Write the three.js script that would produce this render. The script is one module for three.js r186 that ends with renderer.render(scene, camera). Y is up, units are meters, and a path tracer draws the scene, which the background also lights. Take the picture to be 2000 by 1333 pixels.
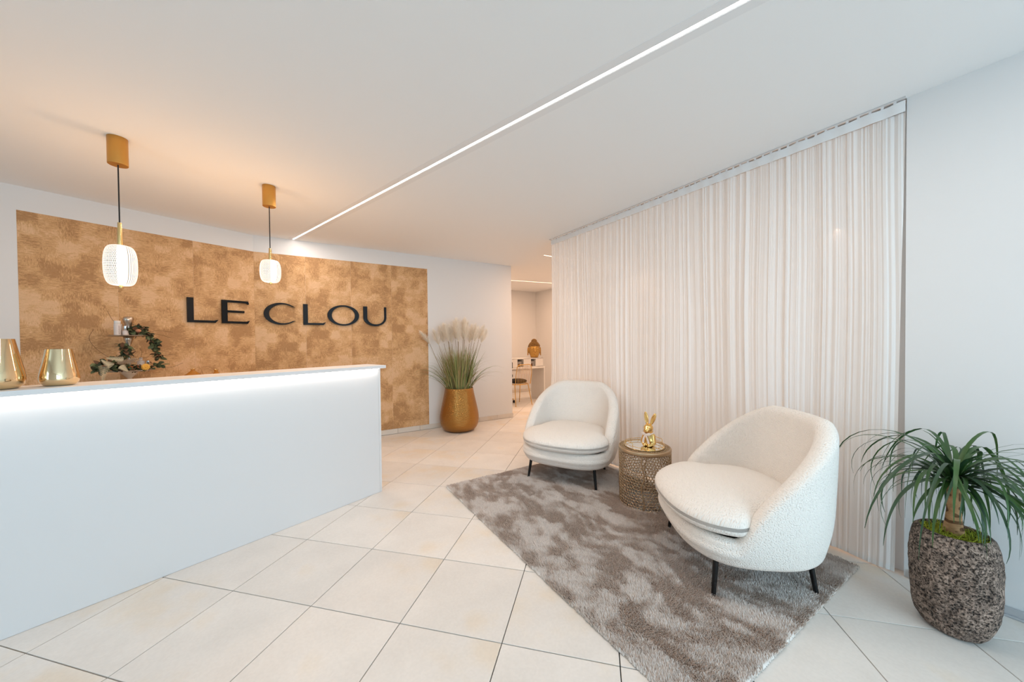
import * as THREE from 'three';
import { mergeGeometries, mergeVertices } from 'three/addons/utils/BufferGeometryUtils.js';
import { RoundedBoxGeometry } from 'three/addons/geometries/RoundedBoxGeometry.js';
import { RectAreaLightUniformsLib } from 'three/addons/lights/RectAreaLightUniformsLib.js';

RectAreaLightUniformsLib.init();
const V3 = THREE.Vector3, PI = Math.PI;
const scene = new THREE.Scene();
const renderer = new THREE.WebGLRenderer({ antialias: true });
renderer.toneMapping = THREE.LinearToneMapping;
renderer.toneMappingExposure = 1.02;
renderer.shadowMap.enabled = true;

// ---------------------------------------------------------------- camera
const EYE = 1.331, F = 685.3;
const camera = new THREE.PerspectiveCamera(2 * Math.atan(666.5 / F) * 180 / PI, 2000 / 1333, 0.05, 60);
camera.position.set(0, EYE, 0);
camera.rotation.set(-0.01442, 0, -0.01003);
camera.setViewOffset(2000, 1333, -0.8, -10.3, 2000, 1333);

// ---------------------------------------------------------------- sky and daylight through the shop windows behind the camera
const CEIL = 2.641;
function areaLight(name, color, intensity, w, h, pos, target) {
  const l = new THREE.RectAreaLight(color, intensity, w, h);
  l.name = name; l.position.set(...pos); l.lookAt(...target); scene.add(l);
  return l;
}
const K = { day: 1, sky: 1, led: 1, passage: 1, pendant: 1, desk: 1 };   // strength of each kind of light
scene.background = new THREE.Color().setRGB(0.92 * K.sky, 1.2 * K.sky, 1.38 * K.sky);
const DAY = new THREE.Color().setRGB(0.54, 0.8, 1.0);
areaLight('window_daylight', DAY, 4.65 * K.day, 3.6, 2.3, [3.2, 1.3, 3.36], [3.2, 1.3, 0]);
areaLight('window_daylight', DAY, 3.1 * K.day, 1.4, 2.3, [-3.9, 1.3, 3.36], [-3.9, 1.3, 0]);
const WARM = new THREE.Color().setRGB(1.0, 0.56, 0.25), LEDC = new THREE.Color().setRGB(1.0, 0.885, 0.8), LEDWARM = new THREE.Color().setRGB(1.0, 0.65, 0.44);

// ---------------------------------------------------------------- helpers
let seedState = 12345;
function seed(n) { seedState = n >>> 0; }
function rnd() { seedState = (seedState + 0x6d2b79f5) | 0; let t = Math.imul(seedState ^ (seedState >>> 15), 1 | seedState); t = (t + Math.imul(t ^ (t >>> 7), 61 | t)) ^ t; return ((t ^ (t >>> 14)) >>> 0) / 4294967296; }
const rr = (a, b) => a + (b - a) * rnd();
const clamp = (x, a, b) => Math.min(b, Math.max(a, x)), lerp = (a, b, t) => a + (b - a) * t;
const sstep = (a, b, x) => { const t = clamp((x - a) / (b - a), 0, 1); return t * t * (3 - 2 * t); };
seed(99);
const HASH = new Float32Array(65536).map(() => rnd());
function vnoise(x, y, px, py) {            // value noise, tiles after px by py cells
  const ix = Math.floor(x), iy = Math.floor(y), fx = x - ix, fy = y - iy;
  const sx = fx * fx * (3 - 2 * fx), sy = fy * fy * (3 - 2 * fy);
  const X0 = ((ix % px) + px) % px, X1 = (X0 + 1) % px, Y0 = ((iy % py) + py) % py, Y1 = (Y0 + 1) % py;
  const h = (a, b) => HASH[(a * 269 + b * 7919) & 65535];
  return lerp(lerp(h(X0, Y0), h(X1, Y0), sx), lerp(h(X0, Y1), h(X1, Y1), sx), sy);
}
function fbm(x, y, p, oct) { let a = 0.5, s = 0, n = 0; for (let i = 0; i < oct; i++) { s += a * vnoise(x, y, p, p); n += a; a *= 0.5; x *= 2; y *= 2; p *= 2; } return s / n; }
function n3(x, y, z) { return (vnoise(x + 31.7 * Math.floor(z), y, 4096, 4096) * (1 - (z - Math.floor(z))) + vnoise(x + 31.7 * (Math.floor(z) + 1), y, 4096, 4096) * (z - Math.floor(z))); }
function texture(w, h, fn, srgb) {
  const d = new Uint8Array(w * h * 4);
  for (let j = 0; j < h; j++) for (let i = 0; i < w; i++) {
    const c = fn(i / w, j / h), o = (j * w + i) * 4;
    if (typeof c === 'number') d[o] = d[o + 1] = d[o + 2] = clamp(c, 0, 255); else { d[o] = clamp(c[0], 0, 255); d[o + 1] = clamp(c[1], 0, 255); d[o + 2] = clamp(c[2], 0, 255); }
    d[o + 3] = 255;
  }
  const t = new THREE.DataTexture(d, w, h); t.wrapS = t.wrapT = THREE.RepeatWrapping; t.magFilter = THREE.LinearFilter; t.minFilter = THREE.LinearMipmapLinearFilter;
  if (srgb) t.colorSpace = THREE.SRGBColorSpace;
  t.needsUpdate = true; return t;
}
const std = (o) => new THREE.MeshStandardMaterial(o), phys = (o) => new THREE.MeshPhysicalMaterial(o);
const taken = new Map();
function numbered(name) { const n = taken.get(name) ?? 0; taken.set(name, n + 1); return n ? `${name}_${String(n).padStart(3, '0')}` : name; }
function tag(o, label, category, group, kind) {
  if (label) o.userData.label = label;
  if (category) o.userData.category = category;
  if (group) o.userData.group = group;
  if (kind) o.userData.kind = kind;
  return o;
}
function obj(name, geo, m, parent = scene) {
  const g = Array.isArray(geo) ? merge(geo) : geo;
  const o = new THREE.Mesh(g, m); o.name = parent === scene ? numbered(name) : name; o.castShadow = o.receiveShadow = true; parent.add(o); return o;
}
function thing(name, label, category, pos = [0, 0, 0], turn = 0, group) {
  const o = new THREE.Group(); o.name = numbered(name); o.position.set(...pos); o.rotation.y = turn; scene.add(o);
  return tag(o, label, category, group);
}
function struct(o, label, category) { return tag(o, label, category, null, 'structure'); }
function merge(list) {
  const anyUv = list.every((g) => g.attributes.uv);
  return mergeGeometries(list.map((g) => {
    let q = g.index ? g.toNonIndexed() : g.clone();
    for (const k of Object.keys(q.attributes)) if (!['position', 'normal', anyUv ? 'uv' : ''].includes(k)) q.deleteAttribute(k);
    if (!q.attributes.normal) q.computeVertexNormals();
    return q;
  }));
}
const at = (g, x, y, z) => g.translate(x, y, z);
const box = (w, h, d, x = 0, y = 0, z = 0) => new THREE.BoxGeometry(w, h, d).translate(x, y, z);
const rbox = (w, h, d, r, x = 0, y = 0, z = 0, s = 2) => new RoundedBoxGeometry(w, h, d, s, r).translate(x, y, z);
function boxUV(g, ou = 0, ov = 0) {         // uv in metres from position
  const p = g.attributes.position, n = g.attributes.normal, uv = new Float32Array(p.count * 2);
  for (let i = 0; i < p.count; i++) {
    const ax = Math.abs(n.getX(i)), ay = Math.abs(n.getY(i)), az = Math.abs(n.getZ(i)), x = p.getX(i), y = p.getY(i), z = p.getZ(i);
    const [u, v] = ay >= ax && ay >= az ? [x, z] : ax >= az ? [z, y] : [x, y];
    uv[2 * i] = u + ou; uv[2 * i + 1] = v + ov;
  }
  g.setAttribute('uv', new THREE.BufferAttribute(uv, 2)); return g;
}
function tube(points, r, radial = 6, seg = 0, closed = false) {
  const pts = points.map((p) => (p.isVector3 ? p : new V3(...p)));
  const c = new THREE.CatmullRomCurve3(pts, closed, 'centripetal');
  return new THREE.TubeGeometry(c, seg || Math.max(2, pts.length * 4), r, radial, closed);
}
function bar(a, b, r, r2 = r, radial = 10) {
  const A = new V3(...a), B = new V3(...b), d = B.clone().sub(A), g = new THREE.CylinderGeometry(r2, r, d.length(), radial, 1);
  g.applyQuaternion(new THREE.Quaternion().setFromUnitVectors(new V3(0, 1, 0), d.clone().normalize()));
  const m = A.add(B).multiplyScalar(0.5); return g.translate(m.x, m.y, m.z);
}
const lathe = (pts, seg = 48) => new THREE.LatheGeometry(pts.map(([r, y]) => new THREE.Vector2(r, y)), seg);
function smoothPts(pts, n = 40) { const c = new THREE.SplineCurve(pts.map(([a, b]) => new THREE.Vector2(a, b))); return c.getPoints(n).map((p) => [Math.max(p.x, 0), p.y]); }
function ribbon(path, width, ref, fold = 0) {   // leaf strip: path of V3, width(t), ref = rough side direction
  const n = path.length, pos = [], uv = [], idx = [];
  for (let i = 0; i < n; i++) {
    const t = i / (n - 1), a = path[Math.max(0, i - 1)], b = path[Math.min(n - 1, i + 1)], tan = b.clone().sub(a).normalize();
    const side = ref.clone().addScaledVector(tan, -ref.dot(tan)).normalize(), nor = new V3().crossVectors(side, tan), w = width(t) / 2;
    const p = path[i], l = p.clone().addScaledVector(side, -w).addScaledVector(nor, fold * w), r = p.clone().addScaledVector(side, w).addScaledVector(nor, fold * w);
    pos.push(l.x, l.y, l.z, p.x, p.y, p.z, r.x, r.y, r.z); uv.push(0, t, 0.5, t, 1, t);
    if (i) { const k = i * 3; idx.push(k - 3, k - 2, k, k - 2, k + 1, k, k - 2, k - 1, k + 1, k - 1, k + 2, k + 1); }
  }
  const g = new THREE.BufferGeometry(); g.setAttribute('position', new THREE.Float32BufferAttribute(pos, 3)); g.setAttribute('uv', new THREE.Float32BufferAttribute(uv, 2)); g.setIndex(idx); g.computeVertexNormals(); return g;
}
function grid(nu, nv, fn, closeU = false) {     // fn(i, j) -> [x, y, z, u, v]
  const pos = [], uv = [], idx = [];
  for (let j = 0; j < nv; j++) for (let i = 0; i < nu; i++) { const q = fn(i, j); pos.push(q[0], q[1], q[2]); uv.push(q[3] ?? 0, q[4] ?? 0); }
  for (let j = 0; j < nv - 1; j++) for (let i = 0; i < nu - 1; i++) { const a = j * nu + i, b = a + 1, c = a + nu, d = c + 1; idx.push(a, b, d, a, d, c); }
  const g = new THREE.BufferGeometry(); g.setAttribute('position', new THREE.Float32BufferAttribute(pos, 3)); g.setAttribute('uv', new THREE.Float32BufferAttribute(uv, 2)); g.setIndex(idx); g.computeVertexNormals();
  if (closeU) { const nn = g.attributes.normal; for (let j = 0; j < nv; j++) { const a = j * nu, b = a + nu - 1, v = new V3(nn.getX(a) + nn.getX(b), nn.getY(a) + nn.getY(b), nn.getZ(a) + nn.getZ(b)).normalize(); nn.setXYZ(a, v.x, v.y, v.z); nn.setXYZ(b, v.x, v.y, v.z); } }
  return g;
}
// signed distance fields, meshed by surface nets
const smin = (a, b, k) => { const h = clamp(0.5 + 0.5 * (b - a) / k, 0, 1); return lerp(b, a, h) - k * h * (1 - h); };
const smax = (a, b, k) => -smin(-a, -b, k);
const sEll = (x, y, z, cx, cy, cz, rx, ry, rz) => { x -= cx; y -= cy; z -= cz; const k0 = Math.hypot(x / rx, y / ry, z / rz), k1 = Math.hypot(x / rx / rx, y / ry / ry, z / rz / rz); return k1 < 1e-9 ? -Math.min(rx, ry, rz) : k0 * (k0 - 1) / k1; };
const sCap = (x, y, z, ax, ay, az, bx, by, bz, ra, rb = ra) => { const px = x - ax, py = y - ay, pz = z - az, dx = bx - ax, dy = by - ay, dz = bz - az, t = clamp((px * dx + py * dy + pz * dz) / (dx * dx + dy * dy + dz * dz), 0, 1); return Math.hypot(px - dx * t, py - dy * t, pz - dz * t) - lerp(ra, rb, t); };
function sdf(f, lo, hi, cell) {
  const n = [0, 1, 2].map((k) => Math.ceil((hi[k] - lo[k]) / cell) + 1), val = new Float32Array(n[0] * n[1] * n[2]), id = (i, j, k) => (k * n[1] + j) * n[0] + i;
  for (let k = 0; k < n[2]; k++) for (let j = 0; j < n[1]; j++) for (let i = 0; i < n[0]; i++) val[id(i, j, k)] = f(lo[0] + i * cell, lo[1] + j * cell, lo[2] + k * cell);
  const vert = new Int32Array(val.length).fill(-1), pos = [], idx = [];
  const E = [[0, 1], [2, 3], [4, 5], [6, 7], [0, 2], [1, 3], [4, 6], [5, 7], [0, 4], [1, 5], [2, 6], [3, 7]];
  for (let k = 0; k < n[2] - 1; k++) for (let j = 0; j < n[1] - 1; j++) for (let i = 0; i < n[0] - 1; i++) {
    const c = []; let inside = 0;
    for (let q = 0; q < 8; q++) { const v = val[id(i + (q & 1), j + ((q >> 1) & 1), k + (q >> 2))]; c.push(v); if (v < 0) inside++; }
    if (!inside || inside === 8) continue;
    let sx = 0, sy = 0, sz = 0, m = 0;
    for (const [a, b] of E) if ((c[a] < 0) !== (c[b] < 0)) { const t = c[a] / (c[a] - c[b]); sx += lerp(a & 1, b & 1, t); sy += lerp((a >> 1) & 1, (b >> 1) & 1, t); sz += lerp(a >> 2, b >> 2, t); m++; }
    vert[id(i, j, k)] = pos.length / 3; pos.push(lo[0] + (i + sx / m) * cell, lo[1] + (j + sy / m) * cell, lo[2] + (k + sz / m) * cell);
  }
  const quad = (a, b, c, d, flip) => { if (a < 0 || b < 0 || c < 0 || d < 0) return; if (flip) idx.push(a, c, b, a, d, c); else idx.push(a, b, c, a, c, d); };
  for (let k = 1; k < n[2] - 1; k++) for (let j = 1; j < n[1] - 1; j++) for (let i = 1; i < n[0] - 1; i++) {
    const v = val[id(i, j, k)] < 0;
    if (v !== val[id(i + 1, j, k)] < 0) quad(vert[id(i, j - 1, k - 1)], vert[id(i, j, k - 1)], vert[id(i, j, k)], vert[id(i, j - 1, k)], !v);
    if (v !== val[id(i, j + 1, k)] < 0) quad(vert[id(i - 1, j, k - 1)], vert[id(i, j, k - 1)], vert[id(i, j, k)], vert[id(i - 1, j, k)], v);
    if (v !== val[id(i, j, k + 1)] < 0) quad(vert[id(i - 1, j - 1, k)], vert[id(i, j - 1, k)], vert[id(i, j, k)], vert[id(i - 1, j, k)], !v);
  }
  const g = new THREE.BufferGeometry(); g.setAttribute('position', new THREE.Float32BufferAttribute(pos, 3)); g.setIndex(idx); g.computeVertexNormals(); return g;
}

// ---------------------------------------------------------------- materials
const paint = std({ color: new THREE.Color().setRGB(0.785, 0.78, 0.77), roughness: 0.85 });
const ceilingPaint = std({ color: new THREE.Color().setRGB(0.92, 0.92, 0.915), roughness: 0.9 });
const smoothPaint = std({ color: new THREE.Color().setRGB(0.86, 0.86, 0.86), roughness: 0.5 });
const dark = std({ color: 0x101012, roughness: 0.7 });
const blackMetal = std({ color: 0x0c0c0d, roughness: 0.45, metalness: 0.3 });
const whiteLacquer = std({ color: new THREE.Color().setRGB(0.79, 0.79, 0.79), roughness: 0.4 });
const gold = std({ color: new THREE.Color().setRGB(0.83, 0.57, 0.24), roughness: 0.25, metalness: 1 });
const goldSoft = std({ color: new THREE.Color().setRGB(0.72, 0.43, 0.14), roughness: 0.38, metalness: 1 });
const silver = std({ color: new THREE.Color().setRGB(0.6, 0.51, 0.42), roughness: 0.28, metalness: 1 });
const alu = std({ color: new THREE.Color().setRGB(0.55, 0.56, 0.58), roughness: 0.4, metalness: 0.4 });

const tileTex = texture(1024, 1024, (u, v) => {
  const a = fbm(u * 4, v * 4, 4, 5), b = fbm(u * 9 + 3, v * 9 + 7, 9, 4), c = vnoise(u * 220, v * 220, 220, 220);
  const s = sstep(0.5, 0.72, a * 0.6 + b * 0.4), k = (b - 0.5) * 16 + (c - 0.5) * 5;
  return [236 - 5 * s + k, 231 - 12 * s + k, 225 - 22 * s + k];
}, true);
const tileMats = [0, 1, 2].map((i) => std({ map: tileTex, roughness: 0.45, color: new THREE.Color().setRGB(0.95 + 0.03 * i, 0.945 + 0.03 * i, 0.935 + 0.03 * i) }));
const skirtMat = std({ map: tileTex, roughness: 0.4, color: new THREE.Color().setRGB(0.86, 0.82, 0.77) });
const groutMat = std({ color: 0x2c2b2b, roughness: 0.9 });

const sharp = (t) => t * t * (3 - 2 * t);
const blocky = (x, y, p) => { const fx = x - Math.floor(x), fy = y - Math.floor(y); return vnoise(Math.floor(x) + sharp(sharp(fx)), Math.floor(y) + sharp(sharp(fy)), p, p); };
const paperTex = texture(1536, 1536, (u, v) => {
  const hx = vnoise(u * 150, v * 700, 150, 700), hy = vnoise(u * 700, v * 150, 700, 150), fine = vnoise(u * 768, v * 768, 768, 768);
  const pick = sstep(0.4, 0.6, blocky(u * 26 + 9.3, v * 26 + 2.1, 26)), hatch = lerp(hx, hy, pick), wx = u + 0.012 * (fbm(u * 40, v * 40, 40, 2) - 0.5), wy = v + 0.012 * (fbm(u * 40 + 7, v * 40, 40, 2) - 0.5);
  const p = 0.36 * blocky(wx * 9 + 0.4, wy * 9 + 0.7, 9) + 0.34 * blocky(wx * 22 + 3.2, wy * 22 + 1.4, 22) + 0.3 * fbm(wx * 40 + 5, wy * 40, 40, 3) + (hatch - 0.5) * 0.27 + (fine - 0.5) * 0.12;
  const d = 1 - sstep(0.27, 0.5, p), l = sstep(0.5, 0.72, p), k = (fine - 0.5) * 10 + (hatch - 0.5) * 9;
  return [207 - 30 * d + 15 * l + k, 162 - 29 * d + 19 * l + k, 112 - 25 * d + 26 * l + k];
}, true);
const paperMat = std({ map: paperTex, roughness: 0.7, metalness: 0.0 });
const paperBump = texture(512, 512, (u, v) => 128 + 80 * (vnoise(u * 20, v * 150, 20, 150) - 0.5) + 80 * (vnoise(u * 150, v * 20, 150, 20) - 0.5));
paperMat.bumpMap = paperBump; paperMat.bumpScale = 0.0012;

const boucleTex = texture(512, 512, (u, v) => {
  let best = 9;
  const N = 40, x = u * N, y = v * N, ix = Math.floor(x), iy = Math.floor(y);
  for (let dy = -1; dy <= 1; dy++) for (let dx = -1; dx <= 1; dx++) {
    const cx = ((ix + dx) % N + N) % N, cy = ((iy + dy) % N + N) % N, px = ix + dx + HASH[(cx * 57 + cy * 131) & 65535], py = iy + dy + HASH[(cx * 91 + cy * 17 + 777) & 65535];
    best = Math.min(best, Math.hypot(x - px, y - py));
  }
  return 235 * clamp(1 - best * best * 0.95, 0, 1) + 20 * vnoise(u * 200, v * 200, 200, 200);
});
const boucle = std({ color: new THREE.Color().setRGB(0.95, 0.885, 0.81), roughness: 0.95, bumpMap: boucleTex, bumpScale: 0.0045 });
boucleTex.repeat.set(4, 4);   // uv in metres: one tile is 25 cm
const cushionMat = boucle;
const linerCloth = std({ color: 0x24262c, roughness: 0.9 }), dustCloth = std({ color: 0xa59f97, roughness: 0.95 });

// ---------------------------------------------------------------- plan of the room (x, z in metres; the camera stands at 0, 0)
const CORNER = [-0.011, -6.132], BEND = [-3.109, -4.245];
const TB = 0.5476;                        // turn of the sign wall: local x runs right along it, local z into the room
const TL = Math.atan2(0.831, 0.556);      // left wall
const TC = -1.0106;                       // curtain line and right wall
const TD = Math.atan2(0.805, 0.594);      // reception desk
const ax = (t) => [Math.cos(t), -Math.sin(t)], az = (t) => [Math.sin(t), Math.cos(t)];
const from = (o, t, x, z) => [o[0] + ax(t)[0] * x + az(t)[0] * z, o[1] + ax(t)[1] * x + az(t)[1] * z];
const CUR0 = [0.52, -4.568], CURLEN = 3.105, CUR1 = from(CUR0, TC, CURLEN, 0);
function wallPiece(name, o, t, x0, x1, y0, y1, th, m, label) {   // slab behind the line through o; its room face is on the line
  const g = box(x1 - x0, y1 - y0, th, (x0 + x1) / 2, (y0 + y1) / 2, -th / 2), w = obj(name, g, m);
  w.position.set(o[0], 0, o[1]); w.rotation.y = t; return struct(w, label, 'wall');
}

// ---------------------------------------------------------------- floor
{
  const fl = new THREE.Group(); fl.name = 'floor'; scene.add(fl); struct(fl, 'cream square stoneware floor tiles laid diagonally with dark joints', 'floor');
  obj('joint_bed', box(18, 0.1, 17, -0.5, -0.062, -3), groutMat, fl);
  const th = -1.33834, o = [-2.4928, -2.1030], S = 0.5, e1 = [Math.cos(th), Math.sin(th)], e2 = [-Math.sin(th), Math.cos(th)];
  const w = S - 0.0042, geos = [];
  seed(5);
  for (let k = 0; k < 6; k++) { const g = boxUV(rbox(w, 0.012, w, 0.0016, 0, 0, 0, 1), 0, 0), uv = g.attributes.uv, ou = rnd(), ov = rnd(), r = k % 2; for (let i = 0; i < uv.count; i++) { const a = uv.getX(i), b = uv.getY(i); uv.setXY(i, (r ? b : a) * 0.55 + ou, (r ? a : b) * 0.55 + ov); } geos.push(g); }
  const cells = [];
  for (let i = -16; i < 24; i++) for (let j = -16; j < 22; j++) {
    const x = o[0] + e1[0] * S * (i + 0.5) + e2[0] * S * (j + 0.5), z = o[1] + e1[1] * S * (i + 0.5) + e2[1] * S * (j + 0.5);
    if (x < -8.2 || x > 6.4 || z > 3.5 || z < -10) continue;
    const seen = z < 0.3 && Math.abs(x) < -z * 1.5 + 0.9, left = (x - BEND[0]) * 0.831 + (z - BEND[1]) * 0.556 > -0.3, back = (x - CORNER[0]) * 0.52 + (z - CORNER[1]) * 0.854 > -0.3 || x > -0.2;
    const shown = seen && left && back && (x - CUR0[0]) * 0.8472 - (z - CUR0[1]) * 0.5313 < 1.2;
    cells.push([x, z, shown, (i * 7 + j * 13 + 700) % 6, (i * 5 + j * 3 + 600) % 3]);
  }
  const rest = [];
  let n = 0;
  for (const [x, z, shown, k, m] of cells) {
    if (shown && n < 300) { const t = obj('tile', geos[k], tileMats[m], fl); t.position.set(x, -0.006, z); t.rotation.y = -th; n++; }
    else rest.push(box(w, 0.012, w).rotateY(-th).translate(x, -0.006, z));
  }
  const r = obj('tile_field', rest, tileMats[1], fl); r.userData.kind = 'stuff';
}

// ---------------------------------------------------------------- ceiling with the slots for the light line and the curtain rail
const LED0 = [-2.76, -4.448], LEDDIR = [0.767, 0.6417], TLED = Math.atan2(-0.6417, 0.767), LEDLEN = 6.0;
{
  const cut = (o, t, x0, x1, z0, z1) => { const p = new THREE.Path(), c = [[x0, z0], [x1, z0], [x1, z1], [x0, z1]].map(([a, b]) => from(o, t, a, b)); p.moveTo(c[0][0], c[0][1]); for (const q of c.slice(1)) p.lineTo(q[0], q[1]); p.closePath(); return p; };
  const s = new THREE.Shape([[-9, -11], [8, -11], [8, 3.7], [-9, 3.7]].map(([x, z]) => new THREE.Vector2(x, z)));
  s.holes.push(cut(LED0, TLED, 0.02, LEDLEN, -0.011, 0.011));
  s.holes.push(cut([2.75, -3.5], 0.56, -0.005, 1.405, -0.011, 0.011));
  s.holes.push(cut([0.5, -5.39], 0.545, -0.005, 2.105, -0.011, 0.011)); s.holes.push(cut([-1.0, -7.13], 0.42, -0.005, 2.305, -0.011, 0.011));
  s.holes.push(cut(CUR0, TC, -0.02, CURLEN, -0.03, 0.03));
  const g = new THREE.ExtrudeGeometry(s, { depth: 0.05, bevelEnabled: false }).rotateX(PI / 2).translate(0, CEIL + 0.05, 0);
  const c = obj('ceiling', g, ceilingPaint); struct(c, 'smooth white plaster ceiling', 'ceiling');
  const lid = obj('ceiling', box(17, 0.1, 14.7, -0.5, CEIL + 0.1, -3.65), ceilingPaint); struct(lid, 'plain slab above the plaster ceiling', 'ceiling');
  for (const sd of [-1, 1]) { const b = obj('trim', box(LEDLEN, 0.0012, 0.048, LEDLEN / 2 + 0.02, 0, sd * 0.037), smoothPaint); b.name = 'trim_' + (sd < 0 ? 1 : 2); b.position.set(LED0[0], CEIL - 0.0006, LED0[1]); b.rotation.y = TLED; struct(b, sd < 0 ? 'smooth white filler band along the light line, sign wall side' : 'smooth white filler band along the light line, curtain side', 'trim'); }
}
function lightLine(label, o, t, len, lum, glow, tint = LEDC) {
  const g = thing('light_strip', label, 'light', [o[0], CEIL, o[1]], t);
  const m = std({ color: 0xffffff, roughness: 0.6, emissive: tint, emissiveIntensity: glow });
  obj('diffuser', box(len, 0.004, 0.019, len / 2, 0.004, 0), m, g);
  obj('profile', [box(len, 0.012, 0.0015, len / 2, 0.007, 0.0102), box(len, 0.012, 0.0015, len / 2, 0.007, -0.0102), box(len, 0.0015, 0.022, len / 2, 0.014, 0)], alu, g);
  const p = from(o, t, len / 2 + 0.08, 0), l = new THREE.RectAreaLight(tint, lum, len - 0.16, 0.018);   // the tape inside starts 16 cm from the end
  l.name = 'strip_light'; l.position.set(p[0], CEIL - 0.004, p[1]); l.rotation.set(-PI / 2, 0, t, 'XYZ'); scene.add(l);
  return g;
}
lightLine('long glowing light line across the ceiling from the sign wall', from(LED0, TLED, 0.02, 0), TLED, LEDLEN - 0.03, 108 * K.led, 7);
lightLine('short glowing light line over the passage beside the curtain', [0.5, -5.39], 0.545, 2.1, 350 * K.passage, 7, LEDWARM);
lightLine('glowing light line hidden behind the curtain beside the right wall', [2.75, -3.5], 0.56, 1.4, 80 * K.passage, 1.5, LEDWARM);
lightLine('thin glowing light line above the niche desk', [-1.0, -7.13], 0.42, 2.3, 210 * K.passage, 7, LEDWARM);

// ---------------------------------------------------------------- walls
{
  const wb = wallPiece('wall_back', CORNER, TB, -3.628, 0, 0, CEIL, 0.2, paint, 'white wall with gold brown wallpaper panel and dark letters');
  const wl = wallPiece('wall_left', BEND, TL, -9.6, 0.0, 0, CEIL, 0.2, paint, 'white wall bending towards the desk with gold brown wallpaper');
  // wallpaper: separate strips hung edge to edge
  seed(21);
  const strip = (parent, x0, x1, y0, y1) => { const g = boxUV(box(x1 - x0, y1 - y0, 0.0012, (x0 + x1) / 2, (y0 + y1) / 2, 0.0006)), uv = g.attributes.uv, ou = rnd(), ov = rnd(); for (let i = 0; i < uv.count; i++) uv.setXY(i, uv.getX(i) / 2.4 + ou, uv.getY(i) / 2.4 + ov); obj('wallpaper_strip', g, paperMat, parent); };
  const R = -1.492, L = -3.628;
  for (let k = 0; k < 4; k++) strip(wb, lerp(L, R, k / 4), lerp(L, R, (k + 1) / 4) - 0.0006, 0.074, 2.443);
  const xs = [0, -0.56, -1.107, -1.653];
  for (let k = 0; k < 3; k++) strip(wl, xs[k + 1] + 0.0006, xs[k], 0.074, 2.443);
  // tile skirting of the back wall
  const sk = new THREE.Group(); sk.name = 'baseboard_back'; sk.position.set(CORNER[0], 0, CORNER[1]); sk.rotation.y = TB; scene.add(sk); struct(sk, 'beige tile skirting along the sign wall', 'skirting');
  const j = [0.012, -0.307, -0.646, -1.145, -1.639, -1.964, -2.464, -2.964, -3.464, -3.6];
  for (let k = 0; k < j.length - 1; k++) { const w = j[k] - j[k + 1] - 0.003; obj('skirting_tile', boxUV(rbox(w, 0.07, 0.009, 0.0015, (j[k] + j[k + 1]) / 2, 0.0385, 0.0055, 1), k * 0.37, k * 0.21), skirtMat, sk); }
  obj('joint_backing', box(3.6, 0.072, 0.004, -1.8, 0.037, 0.002), groutMat, sk);
  // right wall and its metal skirting
  wallPiece('wall_right', CUR1, TC, 0, 6.4, 0, CEIL, 0.16, paint, 'plain white wall behind the potted palm');
  const sr = obj('baseboard_right', [rbox(6.1, 0.046, 0.012, 0.003, 3.07, 0.023, 0.006), rbox(6.1, 0.012, 0.02, 0.004, 3.07, 0.006, 0.01)], alu); sr.position.set(CUR1[0], 0, CUR1[1]); sr.rotation.y = TC; struct(sr, 'low grey metal skirting of the right wall', 'skirting');
  // passage behind the curtain and the desk niche
  const D = 2.69, FAR0 = from(CUR0, TC, -4.9, -D);                    // far wall of the passage, parallel to the curtain
  wallPiece('wall_passage', FAR0, TC, -0.5, 9.5, 0, CEIL, 0.15, paint, 'white far wall of the passage behind the curtain');
  const NB = [0.01, -9.05], TN = 0.5586;
  wallPiece('wall_niche', NB, TN, -1.8, 0.9, 0, CEIL, 0.15, paint, 'white rear wall of the desk niche');
  const sn = new THREE.Group(); sn.name = 'baseboard_niche'; sn.position.set(NB[0], 0, NB[1]); sn.rotation.y = TN; scene.add(sn); struct(sn, 'beige tile skirting of the desk niche', 'skirting');
  for (let k = 0; k < 5; k++) obj('skirting_tile', boxUV(rbox(0.497, 0.07, 0.009, 0.0015, -1.5 + k * 0.5, 0.0385, 0.0055, 1), k * 0.3, 0), skirtMat, sn);
  // return wall behind the sign wall
  const rw = obj('wall_return', box(0.1, CEIL, 2.6, -0.05, CEIL / 2, -1.5), paint); rw.position.set(CORNER[0], 0, CORNER[1]); rw.rotation.y = TB; struct(rw, 'white return wall at the end of the sign wall', 'wall');
  const ew = obj('wall_end', box(0.12, CEIL, D, -0.05, CEIL / 2, -D / 2 - 0.06), paint); ew.position.set(CUR1[0], 0, CUR1[1]); ew.rotation.y = TC; struct(ew, 'white end wall of the passage behind the curtain', 'wall');
  // shop front behind the camera with two openings
  const Z = 3.4, f = (x0, x1, y0, y1) => box(x1 - x0, y1 - y0, 0.2, (x0 + x1) / 2, (y0 + y1) / 2, Z + 0.1);
  const wf = obj('wall_front', [f(-9, -4.6, 0, CEIL), f(-3.2, 1.4, 0, CEIL), f(5.0, 6.2, 0, CEIL), f(-4.6, -3.2, 2.45, CEIL), f(1.4, 5.0, 2.45, CEIL), f(-4.6, -3.2, 0, 0.15), f(1.4, 5.0, 0, 0.15)], paint);
  struct(wf, 'white shop front wall with two window openings', 'wall');
  const frame = std({ color: 0x55585c, roughness: 0.5 }), glass = phys({ color: 0xffffff, roughness: 0, transmission: 1, thickness: 0 });
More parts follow.
